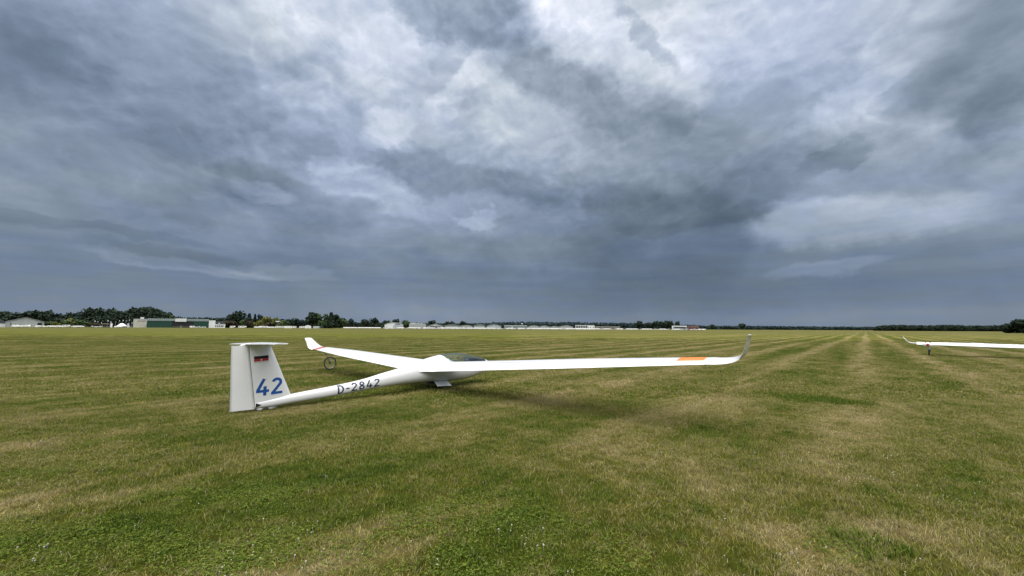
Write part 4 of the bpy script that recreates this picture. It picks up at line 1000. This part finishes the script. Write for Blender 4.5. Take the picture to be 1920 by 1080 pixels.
# marquee
def marquee(label, px0, px1, top, eave, D, m='canvas_white', m2='canvas_lilac'):
    b, w_ = place('marquee', label, 'tent', px0, px1, D); cx = (px0 + px1) / 2; H0, H1 = hgt(eave, cx, D), hgt(top, cx, D); h2 = w_ / 2
    g = G(); g.add([(-h2, 0, H0), (h2, 0, H0), (h2, w_ * .7, H0), (-h2, w_ * .7, H0), (-h2 * .25, w_ * .35, H1), (h2 * .25, w_ * .35, H1), (-h2 * .55, w_ * .15, (H0 * .45 + H1 * .55)), (h2 * .55, w_ * .15, (H0 * .45 + H1 * .55))],
              [(0, 1, 7, 6), (6, 7, 5, 4), (1, 2, 5, 7), (2, 3, 4, 5), (3, 0, 6, 4)]); g.obj('canopy', m, b)
    g = G(); g.box(-h2, h2, -.04, .02, H0 - .9, H0); g.obj('valance', m2, b)
    g = G(); g.box(-.09, .09, -.09, .09, 0, H0); me = g.mesh('pole', 'sheet_grey')
    for x_ in (-h2 + .1, -h2 / 3, h2 / 3, h2 - .1): obj('pole', me, b, (x_, .15, 0))
marquee('white marquee with peaked roof left of the cream building', 218, 238, 606.2, 611, 480)
b, w_ = place('marquee', 'rounded white tent among the caravans right of the mast', 'tent', 571, 583.5, 540); H1 = hgt(609.8, 577, 540)
g = G(); g.prism(arched(w_, H1 * .62, H1), 0, 7); g.obj('canopy', 'canvas_white', b); g = G(); g.box(-w_ * .2, w_ * .2, -.06, -.01, 0, H1 * .5); g.obj('door_flap', 'sheet_white', b)
# row of hangars, middle
D_ = 520
b, w_, H0, H1 = hangar('white arched hangar with blue-grey front left of the bright green tree', 721, 756, 605.2, 609, D_, 'sheet_white', 'sheet_white', 'arch', 18)
g = G(); ww = w_ * .52; g.prism([(x_ + w_ * .22, z_ * .97) for x_, z_ in arched(ww, H0 * .9, H1 * .98)], -.4, -.15); g.obj('front', 'sheet_bluegrey', b)
g = G(); g.box(w_ * .08, w_ * .34, -.55, -.42, H1 * .74, H1 * .84); g.obj('window', 'window_dark', b)
doors(b, w_ * .0, w_ * .44, 4, H1 * .5, -.5, 'sheet_grey')
b, w_ = place('hangar', 'boxy pale grey building with white flat roof in the hangar row', 'hangar', 767, 799, 530); H0, H1 = hgt(608.3, 783, 530), hgt(606.3, 783, 530)
g = G(); g.box(-w_ / 2, w_ / 2, 0, 14, 0, H0); g.obj('wall', 'sheet_grey', b); g = G(); g.prism([(-w_ / 2 - .6, H0 + .05), (-w_ * .4, H1), (w_ * .42, H0 + .8), (w_ / 2 + .2, H0 + .05)], -.6, 14.5); g.obj('roof', 'sheet_white', b)
doors(b, -w_ * .48, w_ * .48, 6, H0 * .7, -.12, 'roof_pale')
rowh = [(800, 832, 607.2, 612, 'sheet_grey', 'roof_pale', 'gab', 'pale hipped hangar with dark open front', (-.30, .30, .50)), (833, 861, 608.8, 611.5, 'sheet_greengrey', 'roof_pale', 'arch', 'low grey-green hangar right of the pale hipped one', None),
        (861, 886, 610.3, 612.6, 'sheet_grey', 'sheet_white', 'arch', 'low hangar with bright white curved roof', (-.35, .3, .55)), (888, 910, 608.7, 611.5, 'sheet_greengrey', 'sheet_grey', 'arch', 'dark grey-green hangar left of the wide pale arch', None),
        (912, 940, 608.5, 612.3, 'sheet_bluegrey', 'roof_pale', 'arch', 'wide pale arched hangar in the middle of the row', None), (989, 1013, 610.4, 613.5, 'sheet_grey', 'roof_pale', 'arch', 'pale arched hangar right of the long green-grey shed', None),
        (1010, 1031, 610.8, 613.5, 'sheet_bluegrey', 'roof_pale', 'arch', 'blue-grey arched hangar beside the pale arched one', None), (1030, 1049, 612, 613.6, 'roof_pale', 'sheet_white', 'gab', 'small pale shed between two arched hangars', None), (1049, 1074, 611, 613.4, 'roof_pale', 'sheet_white', 'arch', 'white arched hangar left of the white flat building', None)]
for a, b_, t1, t0, wl, rf, st_, lb, op in rowh:
    hangar(lb, a, b_, t1, t0, 540, wl, rf, st_, 18, 'sheet_grey' if wl != 'sheet_grey' else 'roof_pale', .6, 5, op)
b, w_ = place('shed', 'long low green-grey shed in the middle of the row', 'shed', 945, 989, 545); H0 = hgt(611.5, 967, 545); H1 = hgt(610, 967, 545)
g = G(); g.box(-w_ / 2, w_ / 2, 0, 12, 0, H0); g.obj('wall', 'sheet_greengrey', b); g = G(); g.prism([(-w_ / 2, H0 + .02), (-w_ / 2 + 1, H1), (w_ / 2 - 1, H1), (w_ / 2, H0 + .02)], -.4, 12.4); g.obj('roof', 'sheet_grey', b)
doors(b, -w_ * .46, w_ * .2, 4, H0 * .8, -.12, 'sheet_greengrey'); g = G(); g.box(-w_ * .17, -w_ * .14, -.4, -.3, 0, H0); g.obj('post', 'sheet_white', b)
b, w_ = place('building', 'white flat roofed building with dark windows and solid white right half', 'building', 1079, 1115, 545); H1 = hgt(610.2, 1097, 545)
g = G(); g.box(-w_ / 2, w_ / 2, 0, 14, 0, H1); g.obj('wall', 'sheet_white', b); g = G(); g.box(-w_ / 2 - .2, w_ / 2 + .2, -.25, 14.2, H1 + .01, H1 + .3); g.obj('parapet', 'sheet_white', b)
wins(b, [-w_ / 2 + 2 + i * 3 for i in range(5)], H1 * .42, H1 * .86, 2.4, -.03); wins(b, [w_ / 2 - 8, w_ / 2 - 5, w_ / 2 - 2], H1 * .35, H1 * .6, .9, -.03)
b, w_ = place('building', 'low brownish building with pale roof right of the white flat one', 'building', 1116, 1163, 550); H0 = hgt(613.3, 1140, 550); H1 = hgt(612.3, 1140, 550)
g = G(); g.box(-w_ / 2, w_ / 2, 0, 10, 0, H0); g.obj('wall', 'wall_brown', b); g = G(); g.prism([(-w_ / 2 - .3, H0 + .02), (-w_ / 2 + .5, H1), (w_ / 2 - .5, H1), (w_ / 2 + .3, H0 + .02)], -.5, 10.5); g.obj('roof', 'roof_pale', b)
wins(b, [-w_ * .3, -w_ * .1, w_ * .02, w_ * .2], .6, H0 * .8, 2.4, -.03)
b, w_ = place('building', 'flat roofed white framed building with long window band', 'building', 1260, 1288, 550); H1 = hgt(611, 1274, 550)
g = G(); g.box(-w_ / 2, w_ / 2, 0, 12, 0, H1); g.obj('wall', 'sheet_greengrey', b); g = G(); g.box(-w_ / 2 - .1, w_ / 2, -.3, 12.1, H1 * .80, H1 + .1); g.box(-w_ / 2 - .1, -w_ / 2 + 1.2, -.3, -.02, 0, H1 * .79); g.obj('frame', 'sheet_white', b)
wins(b, [-w_ * .25 + i * 2.6 for i in range(5)], H1 * .4, H1 * .72, 2.2, -.03)
b, w_ = place('building', 'low red-brown building right of the white framed one', 'building', 1288.5, 1311, 552); H0 = hgt(612.8, 1300, 552); H1 = hgt(611, 1300, 552)
g = G(); g.box(-w_ / 2, w_ / 2, 0, 10, 0, H0); g.obj('wall', 'wall_red', b); g = G(); g.prism([(-w_ / 2 - .3, H0 + .02), (-w_ / 2 + 1, H1), (w_ / 2 - 1, H1), (w_ / 2 + .3, H0 + .02)], -.4, 10.4); g.obj('roof', 'wall_red', b)
wins(b, [-w_ * .3, -w_ * .1, w_ * .1, w_ * .3], 1, H0 * .8, 1.2, -.03)
b, w_ = place('shed', 'dark shed behind the flagpoles', 'shed', 186, 207, 485); H0 = hgt(606.5, 196, 485)
g = G(); g.box(-w_ / 2, w_ / 2, 0, 10, 0, H0 * .8); g.obj('wall', 'dark_opening', b); g = G(); g.prism([(-w_ / 2 - .5, H0 * .8 + .02), (-w_ / 2 + 2, H0), (w_ / 2 - 2, H0), (w_ / 2 + .5, H0 * .8 + .02)], -.4, 10.4); g.obj('roof', 'wall_brown', b)
b, w_ = place('shed', 'green roofed shed at the foot of the tall clump', 'shed', 600, 617, 560); H0 = hgt(612.5, 608, 560); H1 = hgt(610.2, 608, 560)
g = G(); g.box(-w_ / 2, w_ / 2, 0, 7, 0, H0); g.obj('wall', 'roof_dark', b); g = G(); g.prism([(-w_ / 2 - .5, H0 + .02), (-w_ * .1, H1), (w_ * .2, H1), (w_ / 2 + .5, H0 + .02)], -.4, 7.4); g.obj('roof', 'paint_green', b)

# mast
X, Y = at(520.5, 545); mm = thing('mast', 'pale lattice mast with a white platform right of the olive bushes', 'mast', (X, Y, 0)); H1 = hgt(603.5, 520, 545)
g = G()
for sx in (-1, 1):
    for sy in (-1, 1): g.tube([(sx * 1.1, sy * 1.1, 0), (sx * .7, sy * .7, H1)], .13, 5)
for i in range(6):
    z0, z1 = H1 * i / 6, H1 * (i + 1) / 6; s0, s1 = 1.1 - .4 * i / 6, 1.1 - .4 * (i + 1) / 6; g.tube([(-s0, -s0, z0), (s1, -s1, z1)], .08, 4); g.tube([(s0, s0, z0), (-s1, s1, z1)], .08, 4)
g.obj('lattice', 'paint_green', mm); g = G(); g.box(-2.2, 2.2, -1.2, 1.2, H1 - .1, H1 + 1.1); g.obj('platform', 'sheet_white', mm)

# flagpoles
pm = G(); pm.tube([(0, 0, 0), (0, 0, 1)], [.012, .006], 6); pole_me = pm.mesh('pole', 'sheet_grey')
for i, (px, top, m) in enumerate([(155, 599, 'sheet_white'), (163, 599.5, 'paint_green'), (170, 599.5, 'sheet_white'), (176, 600, 'canvas_white'), (182, 600, 'sheet_white'), (189, 600, 'canvas_white'), (200.5, 600, 'canvas_white'), (206, 600, 'canvas_white'), (215.5, 598, 'paint_grey'), (222, 600, 'sheet_white'),
                                  (229, 594, 'canvas_white'), (235, 598, 'paint_grey'), (241, 598, 'sheet_white'), (246, 600, 'sheet_white')]):
    X, Y = at(px, 470 + (i % 3) * 3); h_ = hgt(top, px, 470) * (.86 + .14 * math.sin(i * 2.3))
    fp_ = thing('flagpole', 'pale flagpole with a small limp flag in front of the dark wood', 'flagpole', (X, Y, 0), 0, 'flagpoles in front of the dark wood')
    o = obj('pole', pole_me, fp_); o.scale = (8, 8, h_)
    g = G(); V = []
    for a in range(5):
        for c_ in range(3): V.append((.08 + a * (.18 + .12 * ((i * 5) % 4) / 3), .12 * math.sin(a * 1.6 + i), h_ - .1 - c_ * .45 - a * (.12 + .12 * (i % 3))))
    g.add(V, [(a * 3 + c_, (a + 1) * 3 + c_, (a + 1) * 3 + c_ + 1, a * 3 + c_ + 1) for a in range(4) for c_ in range(2)]); g.obj('flag', m, fp_)

# ------------------------------------------------------------------ parked gliders, trailers, caravans in the far row
def trailer_src():
    g = G(); V = []; n = 14
    for x_, s_ in ((-4.4, .55), (-4.2, .86), (-3.2, .97), (0, 1), (2.6, .98), (3.9, .82), (4.3, .55)):
        for j in range(n):
            a = 2 * math.pi * j / n; c_, q_ = math.cos(a), math.sin(a)
            V.append((x_, .78 * s_ * math.copysign(abs(c_) ** .5, c_), 1.0 + .72 * s_ * math.copysign(abs(q_) ** .5, q_)))
    g.add(V, [(i * n + j, i * n + (j + 1) % n, (i + 1) * n + (j + 1) % n, (i + 1) * n + j) for i in range(6) for j in range(n)] + [tuple(range(n)), tuple(range(6 * n, 7 * n))])
    a = g.mesh('body', 'paint_white'); g = G()
    for x_ in (-.2, .55):
        for yy in (-.8, .8): g.disc((x_, yy, .3), (0, 1, 0), .3, .2, 12)
    b_ = g.mesh('wheels', 'rubber'); g = G(); g.tube([(4.2, 0, .5), (5.4, 0, .45)], .06, 6); c_ = g.mesh('drawbar', 'steel')
    return [('body', a), ('wheels', b_), ('drawbar', c_)]
def plane_src():
    g = G(); V = []; n = 10
    for x_, r_, z_ in ((-4.4, .06, .75), (-2.6, .14, .75), (-.8, .34, .8), (.4, .45, .85), (1.4, .38, .75), (2.2, .12, .62)):
        for j in range(n): a = 2 * math.pi * j / n; V.append((x_, r_ * math.cos(a), z_ + r_ * 1.15 * math.sin(a)))
    g.add(V, [(i * n + j, i * n + (j + 1) % n, (i + 1) * n + (j + 1) % n, (i + 1) * n + j) for i in range(5) for j in range(n)] + [tuple(range(n)), tuple(range(5 * n, 6 * n))]); f = g.mesh('fuselage', 'paint_white')
    g = G(); g.add([(.5, -7.4, 1.35), (.1, -7.4, 1.35), (.75, 0, 1.02), (-.25, 0, 1.02), (.5, 7.4, 1.3), (.1, 7.4, 1.3), (.5, -7.4, 1.27), (.1, -7.4, 1.29), (.75, 0, .87), (-.25, 0, .96), (.5, 7.4, 1.22), (.1, 7.4, 1.24)],
                   [(0, 1, 3, 2), (2, 3, 5, 4), (6, 8, 9, 7), (8, 10, 11, 9), (0, 2, 8, 6), (2, 4, 10, 8), (1, 7, 9, 3), (3, 9, 11, 5), (0, 6, 7, 1), (4, 5, 11, 10)]); w_ = g.mesh('wing', 'paint_white')
    g = G(); g.prism([(-4.5, .7), (-4.6, 2.1), (-4.15, 2.1), (-3.5, .85)], -.05, .05); g.box(-4.6, -4.1, -1.4, 1.4, 2.1, 2.16); t_ = g.mesh('tail', 'paint_white')
    g = G(); V = []
    for x_, r_ in ((-.3, .1), (.2, .32), (.9, .36), (1.5, .16)):
        for j in range(8): a = math.pi * j / 7; V.append((x_, r_ * math.cos(a), 1.0 + r_ * 1.1 * math.sin(a)))
    g.add(V, [(i * 8 + j, i * 8 + j + 1, (i + 1) * 8 + j + 1, (i + 1) * 8 + j) for i in range(3) for j in range(7)]); c_ = g.mesh('canopy', 'window_dark')
    g = G(); g.disc((.3, 0, .28), (0, 1, 0), .28, .14, 12); wh = g.mesh('wheel', 'rubber')
    return [('fuselage', f), ('wing', w_), ('tail', t_), ('canopy', c_), ('wheel', wh)]
def van_src():
    g = G(); g.prism([(-2.6, .35), (-2.6, 2.1), (-2.4, 2.3), (1.2, 2.3), (1.7, 1.5), (2.5, 1.25), (2.6, .35)], -.95, .95); a = g.mesh('body', 'paint_white')
    g = G(); g.prism([(.2, 1.45), (.2, 2.05), (1.15, 2.08), (1.5, 1.45)], -.97, .97); b_ = g.mesh('window', 'window_dark')
    g = G()
    for x_ in (-1.7, 1.6):
        for yy in (-.85, .85): g.disc((x_, yy, .34), (0, 1, 0), .34, .22, 14)
    return [('body', a), ('window', b_), ('wheels', g.mesh('wheels', 'rubber'))]
def caravan_src():
    g = G(); g.prism([(-2.6, .5), (-2.75, 1.4), (-2.4, 2.45), (2.2, 2.5), (2.7, 1.5), (2.4, .5)], -1.1, 1.1); a = g.mesh('body', 'paint_white')
    g = G(); g.box(-1.9, -.7, -1.12, 1.12, 1.4, 2.0); g.box(.6, 1.8, -1.12, 1.12, 1.4, 2.0); b_ = g.mesh('window', 'window_dark')
    g = G(); g.disc((0, -.95, .35), (0, 1, 0), .35, .2, 14); g.disc((0, .95, .35), (0, 1, 0), .35, .2, 14); g.tube([(2.4, 0, .5), (3.6, 0, .45)], .06, 6)
    return [('body', a), ('window', b_), ('wheels', g.mesh('wheels', 'rubber'))]
SRC = {'glider_trailer': trailer_src(), 'parked_glider': plane_src(), 'van': van_src(), 'caravan': caravan_src()}
INFO = {'glider_trailer': ('white rounded glider trailer standing in the far row before the hangars', 'trailer', 'glider trailers in the far row'),
        'parked_glider': ('small white glider parked in the far row before the hangars', 'glider', 'gliders parked in the far row'),
        'caravan': ('white caravan standing among the trees of the far camp', 'caravan', 'caravans in the far camp')}
def put(kind, px, D, rot, label=None, group=None, sc_=1.0):
    X, Y = at(px, D); lb, ct, gr = INFO.get(kind, (label, kind, None))
    o = thing(kind, label or lb, ct, (X, Y, 0), rot, group if label else gr); o.scale = (sc_,) * 3
    for nm, me in SRC[kind]: obj(nm, me, o)
put('van', 29, 408, R(90) - R(75), 'white van at the left end in front of the pale hangar')
put('van', 48, 409, R(180), 'white van parked nose to the left near the hangar door')
put('caravan', 60, 407, R(90), 'tall white camper end-on before the hangar')
for px, k_ in [(36, 'glider_trailer'), (75, 'glider_trailer'), (90, 'parked_glider'), (98, 'glider_trailer'), (112, 'glider_trailer'), (124, 'caravan'), (134, 'parked_glider'), (146, 'glider_trailer'), (156, 'parked_glider'), (183, 'parked_glider'), (191, 'parked_glider'), (222, 'glider_trailer'), (243, 'parked_glider')]:
    put(k_, px, 402 + random.uniform(-3, 6), random.uniform(-.3, .3) + (0 if k_ != 'parked_glider' else random.choice((.6, 2.4))))
X, Y = at(208.5, 440); sg = thing('banner', 'white upright banner left of the marquee', 'banner', (X, Y, 0)); g = G(); g.box(-1.0, 1.0, -.1, .1, .3, hgt(606.5, 208, 440)); g.obj('cloth', 'canvas_white', sg); g = G(); g.box(-1.15, -1.02, -.1, .1, 0, hgt(606.2, 208, 440)); g.obj('pole', 'steel', sg)
X, Y = at(240, 440); sg = thing('banner', 'white upright banner right of the marquee', 'banner', (X, Y, 0)); g = G(); g.box(-1.0, 1.0, -.1, .1, .3, hgt(606.5, 240, 440)); g.obj('cloth', 'canvas_lilac', sg); g = G(); g.box(-1.15, -1.02, -.1, .1, 0, hgt(606.2, 240, 440)); g.obj('pole', 'steel', sg)
put('parked_glider', 339, 480, 2.2, 'white glider standing in the open middle of the green hangar')
put('van', 361, 478, R(0), 'white van before the right doors of the green hangar')
for px in (372, 382): put('parked_glider', px, 478, .4)
for px, k_ in [(436, 'caravan'), (452, 'caravan'), (457, 'caravan'), (484, 'glider_trailer'), (490, 'caravan'), (497, 'caravan'), (508, 'glider_trailer'), (521, 'caravan'), (527, 'caravan'), (551, 'caravan'), (566, 'caravan')]:
    put(k_, px, 505 + random.uniform(-4, 8), random.uniform(-.2, .2))
for (a, b_, m, lb) in ((532, 546, 'sheet_white', 'long white container right of the mast'), (587, 598, 'sheet_grey', 'grey container between the round tent and the green roofed shed')):
    X, Y = at((a + b_) / 2, 520); o = thing('container', lb, 'container', (X, Y, 0)); w_ = (b_ - a) / ppm(520); g = G(); g.box(-w_ / 2, w_ / 2, 0, 2.5, .15, 2.75); g.obj('body', m, o); g = G(); g.box(-w_ / 2 + .5, -w_ / 2 + .52, -.03, -.01, .2, 2.7); g.box(w_ / 2 - .52, w_ / 2 - .5, -.03, -.01, .2, 2.7); g.obj('door_bar', 'steel', o)
px = 650.0
while px < 1322:
    D = 500 + (px - 650) / 670 * 40 + random.uniform(-6, 6)
    if not (1244 < px < 1246):
        k_ = 'glider_trailer' if random.random() < .72 else 'parked_glider'
        put(k_, px, D, random.choice((0, math.pi)) + random.uniform(-.15, .15) if k_ == 'glider_trailer' else random.uniform(0, 6.28))
    px += random.uniform(6.5, 11.5) if px > 760 else random.uniform(8, 14)
for px, top in ((1226, 1), (1309, 1), (1316, 1)): put('parked_glider', px, 520, 1.9 + px * .01, sc_=1.0)
# windsock on the far side
X, Y = at(977.5, 560); wk = thing('windsock', 'tiny white windsock on a pole against the far wood', 'windsock', (X, Y, 0)); hh = hgt(606.5, 977, 560)
g = G(); g.tube([(0, 0, 0), (0, 0, hh)], .08, 6); g.obj('pole', 'steel', wk); g = G(); g.tube([(0, 0, hh - .3), (2.0, 0, hh - .7)], [.5, .3], 8); g.obj('sock', 'canvas_white', wk)

# ------------------------------------------------------------------ every countable repeat gets its own place in its row
def ordinal(n): return str(n) + ('th' if 10 <= n % 100 <= 20 else {1: 'st', 2: 'nd', 3: 'rd'}.get(n % 10, 'th'))
TXT = {'flagpoles in front of the dark wood': '{} flagpole from the left, small limp flag, in front of the dark wood', 'dark trees standing behind the hangars': '{} dark tree from the left in the wood behind the left hangars',
       'bushes beside the left hangar': '{} bush from the left in the row beside the pale arched hangar', 'bushes right of the clubhouse': '{} bush from the left among the trees right of the clubhouse',
       'caravans in the far camp': '{} white caravan from the left in the far camp', 'glider trailers in the far row': '{} white rounded glider trailer from the left along the far edge',
       'gliders parked in the far row': '{} small white parked glider from the left along the far edge'}
for gname, tx in TXT.items():
    os_ = sorted([o for o in C.objects if o.parent is None and o.get('group') == gname], key=lambda o: o.location.x / o.location.y)
    for i, o in enumerate(os_): o['label'] = tx.format(ordinal(i + 1))
